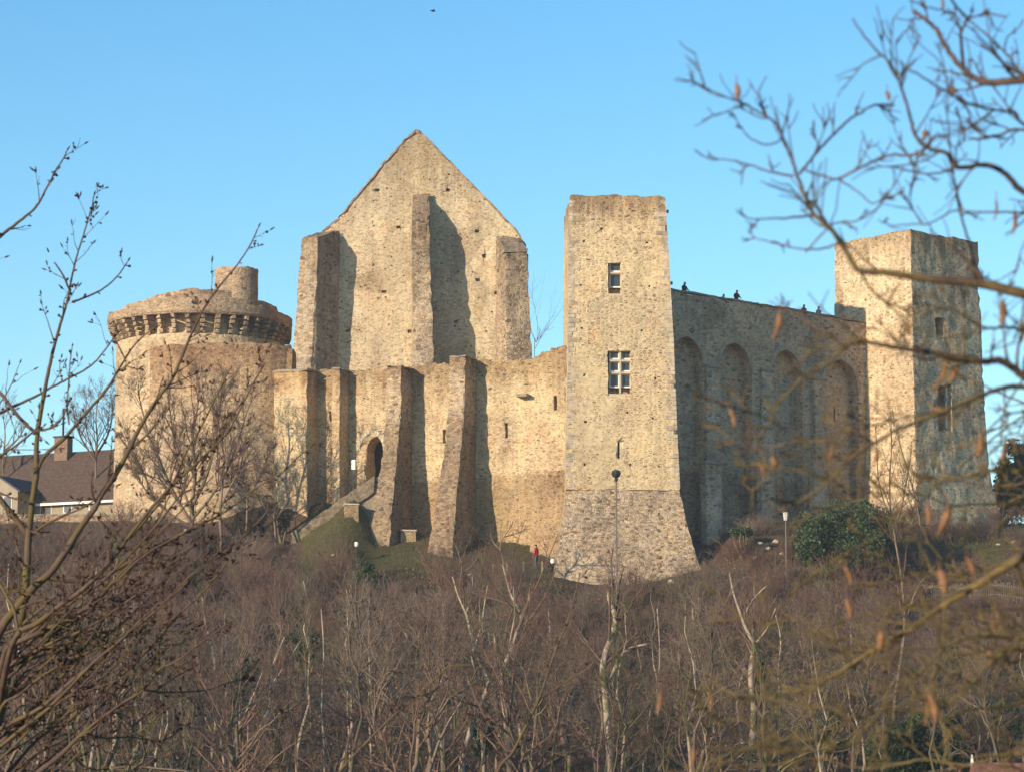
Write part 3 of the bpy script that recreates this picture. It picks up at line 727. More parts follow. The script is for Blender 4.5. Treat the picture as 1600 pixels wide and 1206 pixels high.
# ------------------------------------------------------------------ arcaded wall and corner tower on the right
AW = Plane(1050, 215.8, 42.5)
def arcade():
    t = empty('arcaded_wall', AW.at(1200, 800) - AW.n * 1.5, 'shaded grey curtain wall with four tall pointed blind arches below the wall walk', 'wall')
    top = [(1036, 457), (1050, 460), (1120, 468), (1200, 479), (1280, 490), (1357, 500)]
    # back layer, carrying the recess faces
    rec = .8
    # a wall top of constant height
    zt = (AW.at(1050, 460).z + AW.at(1357, 500).z) / 2
    a, b = AW.at(1034, 500), AW.at(1362, 500)
    def rect(pl_off, za, zb): return [Vector((p.x, p.y, z)) for p, z in ((AW.at(1034, 500, pl_off), za), (AW.at(1362, 500, pl_off), za), (AW.at(1362, 500, pl_off), zb), (AW.at(1034, 500, pl_off), zb))]
    bm = bmesh.new(); bm_prism(bm, rect(-rec, 17, zt - 1.15), -AW.n * 1.6); me = fin(bm)
    cut = [cutbox(AW, 1136, 575, 1139.5, 600, 2.2), cutbox(AW, 1212.5, 590, 1216, 612, 2.2), cutbox(AW, 1137, 657, 1141, 680, 2.2), cutbox(AW, 1331, 632, 1333.5, 655, 2.2), cutbox(AW, 1082, 648, 1084.5, 672, 2.2)]
    me = boolean(me, cut)
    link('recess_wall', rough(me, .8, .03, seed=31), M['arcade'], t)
    # front layer: a slab with four arches cut through it, open to the ground
    arches = [(1051, 1099, 526), (1125, 1175, 536), (1207, 1255, 547), (1289, 1343, 562)]
    bm = bmesh.new(); bm_prism(bm, rect(0, 17, zt), -AW.n * (rec + .02)); me = fin(bm); cut = []
    for (xl, xr, yt) in arches:
        A_, B_ = AW.at(xl, 700), AW.at(xr, 700); A_.z = B_.z = 0; wd = (B_ - A_).length; zt_ = AW.at((xl + xr) / 2, yt).z
        w2 = wd / 2; hgt = w2 * 1.3; z0 = zt_ - hgt; mid = (A_ + B_) / 2; u = (B_ - A_).normalized()
        pr = [(-w2, 15.0), (w2, 15.0), (w2, z0)] + [(w2 * math.cos(k * math.pi / 16) ** .9, z0 + hgt * math.sin(k * math.pi / 16) * .97) for k in range(1, 8)] + [(0, zt_)] + [(-w2 * math.cos(k * math.pi / 16) ** .9, z0 + hgt * math.sin(k * math.pi / 16) * .97) for k in range(7, 0, -1)] + [(-w2, z0)]
        ring = bmesh.new(); ap = [(x, z) for x, z in pr[2:]]
        for q0, q1 in zip(ap, ap[1:]):
            c0 = Vector((0, 0, z0 - .2)); o0, o1 = [(x * 1.15, z0 + (z - z0) * 1.17 + .02) for x, z in (q0, q1)]
            bm_prism(ring, [mid + u * (x * .5 + (q0[0] + q1[0] + o0[0] + o1[0]) / 4 * .5) * 1.0 * 0 + u * x + Vector((0, 0, z)) + AW.n * .03 for x, z in (q0, q1, o1, o0)], -AW.n * .2)
        link('arch_stones', rough(fin(ring), 5, .012), M['dress2'], t)
        b2 = bmesh.new(); bm_prism(b2, [mid + u * x + Vector((0, 0, z)) + AW.n * 1.0 for x, z in pr], -AW.n * (rec + 2)); cut.append(fin(b2))
    me = boolean(me, cut)
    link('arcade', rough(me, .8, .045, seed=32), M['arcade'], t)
    # pilasters standing proud, with offsets (ledges)
    for (xl, xr, yt) in ((1104, 1127, 572), (1190, 1209.5, 578), (1273, 1292.5, 592)):
        for (y0, off) in ((yt, .22), (yt + 88, .40), (yt + 150, .60)):
            bm = bmesh.new(); a, b = AW.at(xl, y0, off), AW.at(xr, y0, off); z = (a.z + b.z) / 2
            a.z = b.z = z; dv = -AW.n * (off + .05)
            lo = Vector((0, 0, 17 - z))
            bm_rings(bm, [[a + lo, b + lo, b + dv + lo, a + dv + lo], [a, b, b + dv + Vector((0, 0, .28)), a + dv + Vector((0, 0, .28))]])
            link('pilaster', rough(fin(bm), .6, .06, seed=xl), M['pil'], t)
            bm = bmesh.new(); a2, b2 = AW.at(xl - 1, y0, off + .08), AW.at(xr + 1, y0, off + .08); a2.z = b2.z = z
            bm_prism(bm, [a2 - Vector((0, 0, .12)), b2 - Vector((0, 0, .12)), b2 + Vector((0, 0, .06)), a2 + Vector((0, 0, .06))], -AW.n * .3)
            link('ledge', fin(bm), M['cap'], t)
    # coping along the top edge
    bm = bmesh.new(); bm_prism(bm, [Vector((p.x, p.y, z)) for p, z in ((AW.at(1034, 500, .08), zt), (AW.at(1361, 500, .08), zt), (AW.at(1361, 500, .08), zt + .16), (AW.at(1034, 500, .08), zt + .16))], -AW.n * .6)
    link('coping', rough(fin(bm), .5, .04, seed=34), M['cap'], t)
    # parapet's short high end against the tower
    return zt
AZT = arcade()
def corner_tower():
    W = AW.at(1357, 700); W.z = 0; n, u = AW.n, AW.u
    def find(dirv, px):                        # distance along dirv from W to reach column px
        k = (px - CX) / F                      # solve x/(y*ct+z*st) = k at mid height z=33
        z = 33.0
        s = (k * (W.y * ct + z * st_) - W.x) / (dirv.x - k * dirv.y * ct); return s
    s1 = find(n, 1427); C = W + n * s1; s0 = find(n, 1307); Bk = W + n * s0
    def find2(px):
        k = (px - CX) / F; z = 33.0
        return (k * (C.y * ct + z * st_) - C.x) / (u.x - k * u.y * ct)
    wd = find2(1534); Dp = (C - Bk).length
    z1 = P(1427, 358, C.y).z
    t = empty('corner_tower', (C.x + 1, C.y + 3, 22), 'square corner tower at the right end, one face sunlit and one in shade', 'tower')
    def ring(z, o):
        a = C + n * o - u * o; b = C + u * (wd + o) + n * o; c_ = b - n * (Dp + 2 * o); d = a - n * (Dp + 2 * o)
        return [Vector((q.x, q.y, z)) for q in (a, b, c_, d)]
    zb = [(z1, 0), (z1 - 8, .08), (z1 - 14, .18), (z1 - 17, .30), (z1 - 19, .50), (z1 - 22, 1.1), (z1 - 24.5, 1.5)]
    bm = bmesh.new(); bm_rings(bm, [ring(*q) for q in zb][::-1]); me = fin(bm)
    RP = Plane(1427, C.y, 42.5); 
    cut = [cutbox(RP, 1476.5, 495, 1488.5, 521, .8), cutbox(RP, 1478, 600, 1500, 672, .8)]
    r = ring(z1, 0); c = sum(r, Vector()) / 4; inner = [c + (q - c) * .82 for q in r]
    b2 = bmesh.new(); bm_rings(b2, [[q + Vector((0, 0, -1.3)) for q in inner], [q + Vector((0, 0, 1)) for q in inner]]); cut.append(fin(b2))
    me = boolean(me, cut)
    link('shaft', rough(me, .5, .07, top=.08, seed=41), M['corner'], t)
    window(t, RP, 1477, 495.5, 1488, 520.5, 1, [(495.5, 508), (510, 520)], depth=.3)
    window(t, RP, 1478.5, 601, 1499.5, 671, 2, [(601, 622), (625, 646), (649, 669)], depth=.3)
    return C, t
CT, _ = corner_tower()

# ------------------------------------------------------------------ people
def person_mesh(pose='stand', seed=0):
    me = bpy.data.meshes.new('p'); lean = {'stand': 0.0, 'lean': .18, 'sit': 0}[pose]
    V = []; Rr = []; E = []
    def v(x, y, z, r, par=None):
        V.append((x, y + lean * max(0, z - .9) * -1, z)); Rr.append(r)
        if par is not None: E.append((par, len(V) - 1))
        return len(V) - 1
    pel = v(0, 0, .93, .155); sp = v(0, 0, 1.15, .14, pel); ch = v(0, -.01, 1.33, .175, sp); nk = v(0, 0, 1.48, .06, ch); hd = v(0, -.02, 1.58, .085, nk); hd2 = v(0, -.02, 1.66, .095, hd); v(0, -.0, 1.71, .06, hd2)
    v(0, -.1, 1.60, .022, hd)
    for s in (-1, 1):
        sh = v(.17 * s, 0, 1.38, .075, ch)
        if pose == 'lean':
            el = v(.26 * s, -.12, 1.16, .05, sh); wr = v(.14 * s, -.33, 1.12, .034, el)
        else:
            el = v(.24 * s, .02, 1.12, .05, sh); wr = v(.25 * s, -.08, .88, .034, el)
        h_ = v(wr and V[wr][0] * 0.95, V[wr][1] - .05, V[wr][2] - .06, .03, wr)
        for k in range(3): v(V[h_][0] + (k - 1) * .02, V[h_][1] - .03, V[h_][2] - .06, .009, h_)
        hp = v(.09 * s, 0, .86, .10, pel); kn = v(.10 * s, -.02, .48, .062, hp); an = v(.10 * s, .03, .09, .042, kn); v(.11 * s, -.12, .04, .035, an)
    me.from_pydata(V, E, []); ob = bpy.data.objects.new('tmp', me); COL.objects.link(ob)
    m = ob.modifiers.new('s', 'SKIN'); 
    for i, sv in enumerate(me.skin_vertices[0].data): sv.radius = (Rr[i], Rr[i]); sv.use_root = (i == 0)
    s2 = ob.modifiers.new('ss', 'SUBSURF'); s2.levels = 1; s2.render_levels = 1
    dg = bpy.context.evaluated_depsgraph_get(); dg.update(); out = bpy.data.meshes.new_from_object(ob.evaluated_get(dg))
    bpy.data.objects.remove(ob); return out
def clothes(me, jacket, legs, skin, hair):
    mats = [plain('jacket', jacket, .85, .15, coord='obj'), plain('trousers', legs, .85, .15, coord='obj'), plain('skin', skin, .7, .1, coord='obj'), plain('hair', hair, .8, .2, coord='obj')]
    me.materials.clear()
    for m_ in mats: me.materials.append(m_)
    for p in me.polygons:
        c = p.center; i = 0
        if c.z < .92: i = 1
        if abs(c.x) > .17 and .7 < c.z < .9 and i == 1: i = 2 if c.z < .84 else 0
        if c.z > 1.5: i = 2
        if c.z > 1.60 + (.05 if c.y < -.07 else 0) or (c.z > 1.53 and c.y > .02): i = 3
        p.material_index = i
    me.polygons.foreach_set('use_smooth', [True] * len(me.polygons)); return me
def person(loc, rz, pose, cols, label, sc=1.0):
    me = clothes(person_mesh(pose), *cols)
    o = bpy.data.objects.new('person', me); COL.objects.link(o); o.location = loc; o.rotation_euler = (0, 0, rz); o.scale = (sc, sc, sc)
    tag(o, label, 'person', 'people visiting the castle'); return o
SK = (.42, .27, .2); HR = (.03, .02, .015)
def on_wall(px, up, back=.42):
    q = AW.at(px, 480, -back); return Vector((q.x, q.y, AZT - up))
person(on_wall(1068, .86), R(40), 'lean', ((.02, .022, .03), (.03, .03, .04), SK, HR), 'dark-clothed person on the wall walk nearest the square tower')
person(on_wall(1150, .80), R(30), 'lean', ((.035, .02, .022), (.03, .03, .04), SK, HR), 'person in a dark jacket leaning on the wall top with both elbows out')
person(on_wall(1128, 1.22), R(60), 'lean', ((.03, .035, .05), (.03, .03, .04), SK, HR), 'person crouched low behind the wall top, only the head showing', .98)
person(on_wall(1256, 1.0), R(40), 'stand', ((.10, .05, .04), (.03, .03, .04), SK, (.06, .03, .02)), 'brown-haired person standing behind the parapet above the third arch')
person(on_wall(1279, .95), R(40), 'stand', ((.22, .24, .30), (.03, .03, .04), SK, HR), 'person in a pale grey-blue top behind the parapet near the corner tower')
# the wall walk they stand on, behind the parapet
q = hit(838, 889, 195, 225)
person(q, R(-120), 'stand', ((.42, .04, .035), (.10, .09, .14), SK, HR), 'person in a red jacket walking the path by the tower foot')

# ------------------------------------------------------------------ lamps, bollards, small things
def lathe_bm(prof, n=12):
    bm = bmesh.new(); bm_rings(bm, [[Vector((r * math.cos(2 * math.pi * i / n), r * math.sin(2 * math.pi * i / n), z)) for i in range(n)] for r, z in prof]); return fin(bm)
def lamp_flood():
    g = P(963.5, 900, 200.0); g.z = tz(g.x, g.y); top = P(963.5, 741, g.y - .2).z - g.z
    e = empty('street_lamp', g, 'tall thin lamp post with a dark round head before the square tower', 'street lamp', 'lamp posts below the castle')
    def lk(name, me, mat):
        o = link(name, me, mat); o.parent = e; return o
    lk('pole', lathe_bm([(.09, -.3), (.09, .5), (.055, .6), (.045, top - .45), (.04, top - .35)]), M['post'])
    lk('bracket', lathe_bm([(.10, top - .42), (.13, top - .3), (.10, top - .22)]), M['metal'])
    lk('globe', lathe_bm([(.08, top - .22), (.24, top - .1), (.31, top + .08), (.26, top + .26), (.10, top + .33)]), M['metal'])
lamp_flood()
def lamp_lantern():
    g = hit(1229, 905, 195, 212.0); top = P(1229, 797, g.y).z - g.z
    e = empty('street_lamp', g, 'lamp post with a white glass lantern beside the evergreen bush', 'street lamp', 'lamp posts below the castle')
    def lk(name, me, mat):
        o = link(name, me, mat); o.parent = e; return o
    lk('pole', lathe_bm([(.10, -.3), (.10, .6), (.06, .75), (.045, top - .7)]), M['post'])
    lk('lantern', lathe_bm([(.13, top - .68), (.20, top - .12)], 6), plain('lantern_glass', (.5, .48, .44), .4, .05))
    lk('lantern_roof', lathe_bm([(.27, top - .12), (.20, top - .03), (.05, top + .08)], 6), M['metal'])
lamp_lantern()
def bollard(px, py, label):
    g = hit(px, py, 195, 222)
    e = empty('bollard_light', g, label, 'bollard light', 'low bollard lights along the path')
    def lk(name, me, mat):
        o = link(name, me, mat); o.parent = e; return o
    lk('post', lathe_bm([(.075, -.2), (.075, .52), (.10, .53)]), M['metal'])
    lk('lamp_head', lathe_bm([(.10, .54), (.15, .62), (.155, .78), (.10, .87)]), M['globe'])
    lk('cap', lathe_bm([(.12, .875), (.13, .90), (.04, .96)]), M['metal'])
bollard(557, 866, 'low bollard light with a white head on the lawn')
bollard(863.5, 892, 'low bollard light with a white head at the left foot of the square tower')
bollard(290, 846, 'low bollard light half hidden by trees left of the stairway')
def stone_block(px, py, wpx, hpx, label, seed):
    g = hit(px, py, 200, 217.6); s = F / g.y
    e = empty('stone_pier', g, label, 'stone pier', 'low stone piers on the lawn')
    bm = bmesh.new(); bm_box(bm, Vector((0, .5, -.3)), wpx / s, 1.0, hpx / s + .3, R(6), .08)
    o = link('pier', rough(fin(bm), .25, .03, seed=seed), M['curtain']); o.parent = e
    bm = bmesh.new(); bm_box(bm, Vector((0, .5, hpx / s + .01)), wpx / s + .05, 1.05, .10, R(6)); o = link('capstone', rough(fin(bm), .3, .02), M['dress']); o.parent = e
stone_block(548, 809, 23, 20, 'low stone pier beside the foot of the stairs', 1)
stone_block(637, 836, 25, 17, 'low stone pier standing between the two stepped buttresses', 2)
# stairway
def stairs():
    a = CW.at(590, 748, 2.4); b = CW.at(460, 838, 3.6)
    e = empty('stone_stairway', (b.x, b.y, b.z), 'long flight of stone steps climbing right to the arched gateway', 'stairway')
    d = (a - b); hor = Vector((d.x, d.y, 0)); L = hor.length; u = hor.normalized(); nrm_ = Vector((u.y, -u.x, 0)); n = 30
    bm = bmesh.new()
    for i in range(n):
        c0 = b + u * (L * i / n); z = b.z + d.z * (i + 1) / n; wv = nrm_ * .85
        c1 = c0 + u * (L / n + .0)
        bm_rings(bm, [[Vector((q.x, q.y, b.z - 2)) for q in (c0 + wv, c1 + wv, c1 - wv, c0 - wv)], [Vector((q.x, q.y, z)) for q in (c0 + wv, c1 + wv, c1 - wv, c0 - wv)]])
    link('steps', fin(bm), plain('worn_steps', (.24, .195, .145), .95, .3, 4), e)
    bm = bmesh.new(); w0 = nrm_ * .88; w1 = nrm_ * 1.12
    bm_prism(bm, [b + w0 + Vector((0, 0, -1.1)), a + w0 + Vector((0, 0, -1.1)), a + w0 + Vector((0, 0, .14)), b + w0 + Vector((0, 0, .14))], w1 - w0)
    link('side_wall', rough(fin(bm), .6, .05, seed=3), plain('brown_side_wall', (.17, .135, .095), .95, .5, 3.5, bump=.05), e)  # brown side wall, darker than the steps
    lp = a + u * .5; 
    bm = bmesh.new(); bm_box(bm, Vector((lp.x, lp.y, a.z - 3)), 1.3, 1.7, 3.02, math.atan2(u.y, u.x)); link('landing', rough(fin(bm), .6, .03), M['plinth'], e)
    r = empty('handrail', b + w1, 'dark metal handrail on thin posts along the stone stairway', 'handrail')
    T = Tubes(); p0 = b + w0 * 1.08 + Vector((0, 0, 1.05)); p1 = a + w0 * 1.08 + Vector((0, 0, 1.05))
    T.add(np.array([[p0[:], p1[:]]]), np.full((1, 2), .03), 6); link('rail', T.mesh(), M['metal'], r)
    for i in range(6):
        q = b.lerp(a, (i + .3) / 6) + w0 * 1.08; T = Tubes(); T.add(np.array([[(q.x, q.y, q.z), (q.x, q.y, q.z + 1.05)]]), np.full((1, 2), .028), 6); link('post', T.mesh(), M['metal'], r)
stairs()
# rope fence on the path by the tower
def rope_fence():
    pts = [hit(x, y, 195, 224) for x, y in ((770, 900), (792, 899), (818, 897), (847, 896))]
    r = empty('path_fence', pts[0], 'low wooden post and rail fence beside the red-jacketed walker', 'fence')
    for q in pts:
        bm = bmesh.new(); bm_box(bm, q - Vector((0, 0, .2)), .10, .10, 1.05); link('post', fin(bm), M['wood'], r)
    T = Tubes()
    for a, b in zip(pts, pts[1:]):
        T.add(np.array([[(a + Vector((0, 0, .75)))[:], (b + Vector((0, 0, .75)))[:]]]), np.full((1, 2), .03), 5)
    link('rail', T.mesh(), M['wood'], r)
rope_fence()
# retaining wall and pale paling at the right
def right_walls():
    a = [P(x, 700, Y) for x, Y in ((1370, 206), (1430, 204.5), (1500, 203.8), (1580, 203), (1680, 202))]
    e = empty('retaining_wall', (a[0].x, a[0].y, 15), 'long low dark retaining wall crossing the slope at the right', 'wall')
    tops = [917, 912, 917, 926, 934]
    for i in range(4):
        p, q = a[i].copy(), a[i + 1].copy(); z0, z1 = P(1500, tops[i], p.y).z, P(1500, tops[i + 1], q.y).z
        bm = bmesh.new(); bm_prism(bm, [Vector((p.x, p.y, 12)), Vector((q.x, q.y, 12)), Vector((q.x, q.y, z1)), Vector((p.x, p.y, z0))], Vector((.1, .5, 0)))
        link('wall', rough(fin(bm), .6, .07, seed=i), M['plinth'], e)
    f = empty('paling_fence', hit(1480, 965, 190, 203), 'pale wooden paling fence below the dark retaining wall', 'fence')
    bm = bmesh.new(); bmr = bmesh.new(); prev = None
    for i in range(60):
        px = 1455 + i * 3.3; Y = 201.6 - (px - 1455) * .006; q = P(px, 900, Y); z = tz(q.x, Y) - .1
        bm_box(bm, Vector((q.x, Y, z)), .06, .03, 1.15 + .08 * math.sin(i * 2.3))
        if i % 10 == 0:
            if prev: 
                for hh in (.35, .95): bm_prism(bmr, [prev + Vector((0, .04, hh)), Vector((q.x, Y + .04, z + hh)), Vector((q.x, Y + .04, z + hh + .06)), prev + Vector((0, .04, hh + .06))], Vector((0, .03, 0)))
            prev = Vector((q.x, Y, z))
    link('palings', fin(bm), plain('grey_palings', (.15, .125, .10), .9, .3), f); link('rails', fin(bmr), M['wood'], f)
right_walls()

# ------------------------------------------------------------------ house at the left, roof at the lower right
def house():
    pl = Plane(181, 243.0, -25)
    e = empty('long_house', pl.at(60, 830), 'low house with a brown tiled roof and brick chimney left of the round tower', 'house')
    def prism(pts, vec, name, mat, par=e):
        bm = bmesh.new(); bm_prism(bm, pts, vec); return link(name, fin(bm), mat, par)
    ev0, ev1 = pl.at(-120, 812), pl.at(186, 770); z = (ev0.z + ev1.z) / 2
    ev0.z = ev1.z = pl.at(120, 779).z
    rd_h = pl.at(120, 702).z * 1.0 - ev0.z
    back = -pl.n * 5.0
    lo = Vector((0, 0, -5.0))
    prism([ev0 + lo, ev1 + lo, ev1, ev0], -pl.n * 10, 'wall', M['render'])
    up = Vector((0, 0, rd_h + .55)); fr = pl.n * .5 + Vector((0, 0, -.25))
    bm = bmesh.new(); v = [bm.verts.new(q) for q in (ev0 + fr, ev1 + fr, ev1 + back + up, ev0 + back + up, ev0 - pl.n * 10.5 - Vector((0, 0, .25)), ev1 - pl.n * 10.5 - Vector((0, 0, .25)))]
    bm.faces.new((v[0], v[1], v[2], v[3])); bm.faces.new((v[3], v[2], v[5], v[4])); bm.faces.new((v[0], v[4], v[5], v[1])); bm.faces.new((v[0], v[3], v[4])); bm.faces.new((v[1], v[5], v[2]))
    link('roof', fin(bm), M['roof'], e)
    prism([ev0 + fr + Vector((0, 0, -.22)), ev1 + fr + Vector((0, 0, -.22)), ev1 + fr + Vector((0, 0, -.02)), ev0 + fr + Vector((0, 0, -.02))], pl.n * .05, 'gutter', M['white'])
    # projecting white wing at the left end
    w0, w1 = pl.at(-30, 812, 2.6), pl.at(27, 812, 2.6); zt = pl.at(10, 764, 2.6).z
    g = [Vector((w0.x, w0.y, 20)), Vector((w1.x, w1.y, 20)), Vector((w1.x, w1.y, zt)), Vector(((w0.x + w1.x) / 2, (w0.y + w1.y) / 2, zt + 1.0)), Vector((w0.x, w0.y, zt))]
    wing = prism(g, -pl.n * 4.0, 'wing', M['render'])
    rt = [g[2] + Vector((.3, 0, -.15)), g[3] + Vector((0, 0, .12)), g[3] + Vector((0, 0, -.03)), g[2] + Vector((.3, 0, -.32))]
    prism([q + pl.n * .25 for q in rt], -pl.n * 5.0, 'wing_roof', M['slate'])
    rt = [g[4] + Vector((-.3, 0, -.15)), g[3] + Vector((0, 0, .12)), g[3] + Vector((0, 0, -.03)), g[4] + Vector((-.3, 0, -.32))]
    prism([q + pl.n * .25 for q in rt], -pl.n * 5.0, 'wing_roof', M['slate'])
    for (x0, y0, x1, y1, off) in ((64, 790, 79, 803, .05), (100, 788, 111, 800, .05), (6, 776, 17, 792, 2.65), (140, 783, 150, 795, .05)):
        f = prism([pl.at(x0 - 1.5, y1 + 1.5, off), pl.at(x1 + 1.5, y1 + 1.5, off), pl.at(x1 + 1.5, y0 - 1.5, off), pl.at(x0 - 1.5, y0 - 1.5, off)], -pl.n * .1, 'window', M['white'])
        bm = bmesh.new(); bm_prism(bm, [pl.at(x0, y1, off + .03), pl.at(x1, y1, off + .03), pl.at(x1, y0, off + .03), pl.at(x0, y0, off + .03)], -pl.n * .06)
        o = link('pane', fin(bm), M['glass']); o.parent = f
    c = pl.at(99, 705, -4.4); bm = bmesh.new(); bm_box(bm, c - Vector((0, 0, .8)), 1.25, .8, 1.9, pl.a); ch = link('chimney', rough(fin(bm), .4, .02), M['brick'], e)
    bm = bmesh.new(); bm_box(bm, c + Vector((0, 0, 1.1)), 1.45, .95, .14, pl.a); o = link('cap', fin(bm), M['slate']); o.parent = ch
    T = Tubes(); k = c + Vector((-.05, 0, 1.2)); T.add(np.array([[k[:], (k + Vector((0, 0, 2.3)))[:]]]), np.full((1, 2), .09), 8); o = link('flue_pipe', T.mesh(), M['metal']); o.parent = ch
house()
def low_wall():
    e = empty('garden_wall', P(80, 820, 228), 'low stone garden wall running before the house at the left', 'wall')
    for (x0, x1, Y0, Y1, r0, r1) in ((-60, 90, 229, 228, 806, 805), (90, 232, 228, 226, 805, 806)):
        a, b = P(x0, r0, Y0), P(x1, r1, Y1); bm = bmesh.new()
        bm_prism(bm, [Vector((a.x, a.y, 19)), Vector((b.x, b.y, 19)), b, a], Vector((0, .6, 0))); link('wall', rough(fin(bm), .6, .05, seed=x0), M['chemise'], e)
        bm = bmesh.new(); bm_prism(bm, [a + Vector((0, -.06, 0)), b + Vector((0, -.06, 0)), b + Vector((0, -.06, .12)), a + Vector((0, -.06, .12))], Vector((0, .75, 0))); link('coping', rough(fin(bm), .6, .02), M['cap'], e)
low_wall()
def low_roof():
    Y = 118.0; a, b = P(1518, 1190, Y), P(1660, 1190, Y); z = a.z; b.z = z
    e = empty('cottage', (a.x + 1.5, Y + 2, tz(a.x, Y)), 'cottage at the lower right of which the red-brown roof ridge shows above the frame edge', 'house')
    zb = tz(a.x, Y) - .3
    bm = bmesh.new(); bm_prism(bm, [Vector((a.x + .15, Y - 2.2, zb)), Vector((b.x, Y - 2.2, zb)), Vector((b.x, Y - 2.2, z - 1.75)), Vector((a.x + .15, Y - 2.2, z - 1.75))], Vector((0, 4.4, 0))); link('wall', fin(bm), M['render'], e)
    bm = bmesh.new(); bm_prism(bm, [Vector((a.x, Y - 2.5, z - 1.75)), Vector((a.x, Y, z)), Vector((a.x, Y + 2.5, z - 1.75))], Vector((b.x - a.x, 0, 0)))
    link('roof', rough(fin(bm), .35, .03), plain('red_roof_tiles', (.20, .09, .065), .9, .35, 5, bump=.03), e)
    bm = bmesh.new(); bm_box(bm, Vector((a.x + .02, Y, z - .14)), .12, .2, .42, 0, .6); link('finial', fin(bm), M['white'], e)
low_roof()
# birds
def bird(p, s, rz, label):
    T = Tubes()
    T.add(np.array([[(-.22, 0, 0), (-.12, 0, .0), (0, 0, .01), (.12, 0, .01), (.2, 0, 0)]]) , np.array([[.01, .05, .06, .045, .01]]), 8)
    for sd_ in (-1, 1):
        T.quads([[(.08, sd_ * .03, .02), (-.08, sd_ * .03, .02), (-.10, sd_ * .28, .12), (.06, sd_ * .26, .14)], [(.06, sd_ * .26, .14), (-.10, sd_ * .28, .12), (-.16, sd_ * .55, .06), (-.12, sd_ * .54, .06)]])
    o = link('bird', T.mesh(), plain('black_feathers', (.02, .02, .022), .6, .2)); o.location = p; o.rotation_euler = (R(10), 0, rz); o.scale = (s, s, s)
    tag(o, label, 'bird')
bird(P(677, 18, 190), .75, R(20), 'tiny dark bird flying high in the blue sky')

# ------------------------------------------------------------------ trees
BK_L = bark('pale_bark', (.19, .14, .105), (.46, .37, .28), (.12, .12, .05), .25, 3.0)
BK_M = bark('brown_bark', (.11, .078, .058), (.27, .195, .14), (.10, .10, .04), .25, 3.0)
TW = bark('twig_bark', (.085, .052, .038), (.20, .130, .095), None, 0, 2.0)
TW2 = bark('purple_twigs', (.10, .058, .044), (.235, .145, .11), None, 0, 1.0)
IVY = leafmat('ivy_leaves', (.018, .045, .022), (.05, .09, .035))
EVG = leafmat('evergreen_leaves', (.012, .030, .020), (.075, .115, .045))
def leaf_cloud(rng, cen, rad, n, size, T=None, clumps=40):
    T = T or Tubes(); cen = np.array(cen); rad = np.array(rad)
    d = nrm(rng.normal(size=(clumps, 3))); cc = d * (rng.random((clumps, 1)) ** .4) * rad * (.72 + .36 * rng.random((clumps, 1)))
    k = rng.integers(0, clumps, n); cr = (.16 + .18 * rng.random(clumps))[k][:, None] * rad.mean()
    p = cen + cc[k] + nrm(rng.normal(size=(n, 3))) * rng.random((n, 1)) ** .4 * cr
    a = nrm(rng.normal(size=(n, 3))); b = nrm(np.cross(a, rng.normal(size=(n, 3)))); s = size * (.6 + .8 * rng.random((n, 1)))
    T.quads(np.stack([p - a * s - b * s * .1, p - b * s * .55, p + a * s, p + b * s * .55], 1)); return T
def bare_proto(seed, H, kind):
    """bare tree about H metres tall as (trunk mesh, crown mesh), base at the origin"""
    rng = np.random.default_rng(seed); K = 9
    z = np.linspace(0, 1, K); wob = np.cumsum(rng.normal(size=(K, 2)) * .055 * H * .35, 0); wob[0] = 0
    pts = np.stack([wob[:, 0], wob[:, 1], z * H * (.92 if kind == 'slim' else .72)], -1)[None]
    r0 = H * (.0095 if kind == 'slim' else .015); rad = (r0 * (1 - .85 * z))[None]
    T = Tubes(); pts[0, 0, 2] = -.4; T.add(pts, rad, 7)
    C_ = Tubes()
    if kind == 'slim': a, ra = children(rng, pts, rad, 20, .30, 40, .22, 6, .35, .6, .018, .16)
    else: a, ra = children(rng, pts, rad, 12, .58, 46, .2, 7, .22, .68, .026, .2)
    C_.add(a, ra, 4)
    b, rb = children(rng, a, ra, 7, .45, 44, .12, 5, .2, .65, .012, .2); C_.add(b, rb, 3)
    c_, rc = children(rng, b, rb, 5, .6, 42, .08, 4, .15, .7, .008, .22); C_.add(c_, rc, 3)
    if kind != 'slim':
        d, rd = children(rng, c_, rc, 3, .7, 35, .08, 3, .2, .8, .006, .16); C_.add(d, rd, 3)
    return T.mesh(), C_.mesh()
def shrub_mesh(seed, H, W, n=26):
    rng = np.random.default_rng(seed); C_ = Tubes(); K = 5
    ang = rng.random(n) * 2 * np.pi; tilt = rng.random(n) * .75
    d = np.stack([np.cos(ang) * np.sin(tilt) * W, np.sin(ang) * np.sin(tilt) * W, np.cos(tilt)], -1)
    L = H * (.6 + .5 * rng.random(n)); pts = np.zeros((n, K, 3)); pts[:, 0] = rng.normal(size=(n, 3)) * np.array([.25, .25, 0]) * W; dd = nrm(d)
    for k in range(1, K):
        dd = nrm(dd + rng.normal(size=(n, 3)) * .14); pts[:, k] = pts[:, k - 1] + dd * (L / (K - 1))[:, None]
    pts[:, 0, 2] = -.3
    ra = np.repeat(np.linspace(.022, .009, K)[None], n, 0); C_.add(pts, ra, 3)
    b, rb = children(rng, pts, ra, 7, .45, 38, .15, 4, .2, .7, .008, .16); C_.add(b, rb, 3)
    c_, rc = children(rng, b, rb, 4, .55, 38, .1, 3, .2, .8, .006, .16); C_.add(c_, rc, 3)
    return C_.mesh()
BK_D = bark('dull_bark', (.065, .048, .038), (.16, .12, .09), (.09, .09, .04), .3, 3.0)
TW3 = bark('olive_twigs', (.08, .07, .04), (.19, .165, .09), None, 0, 1.0)
TW4 = bark('grey_twigs', (.11, .083, .064), (.25, .19, .145), None, 0, 1.0)
protos = []
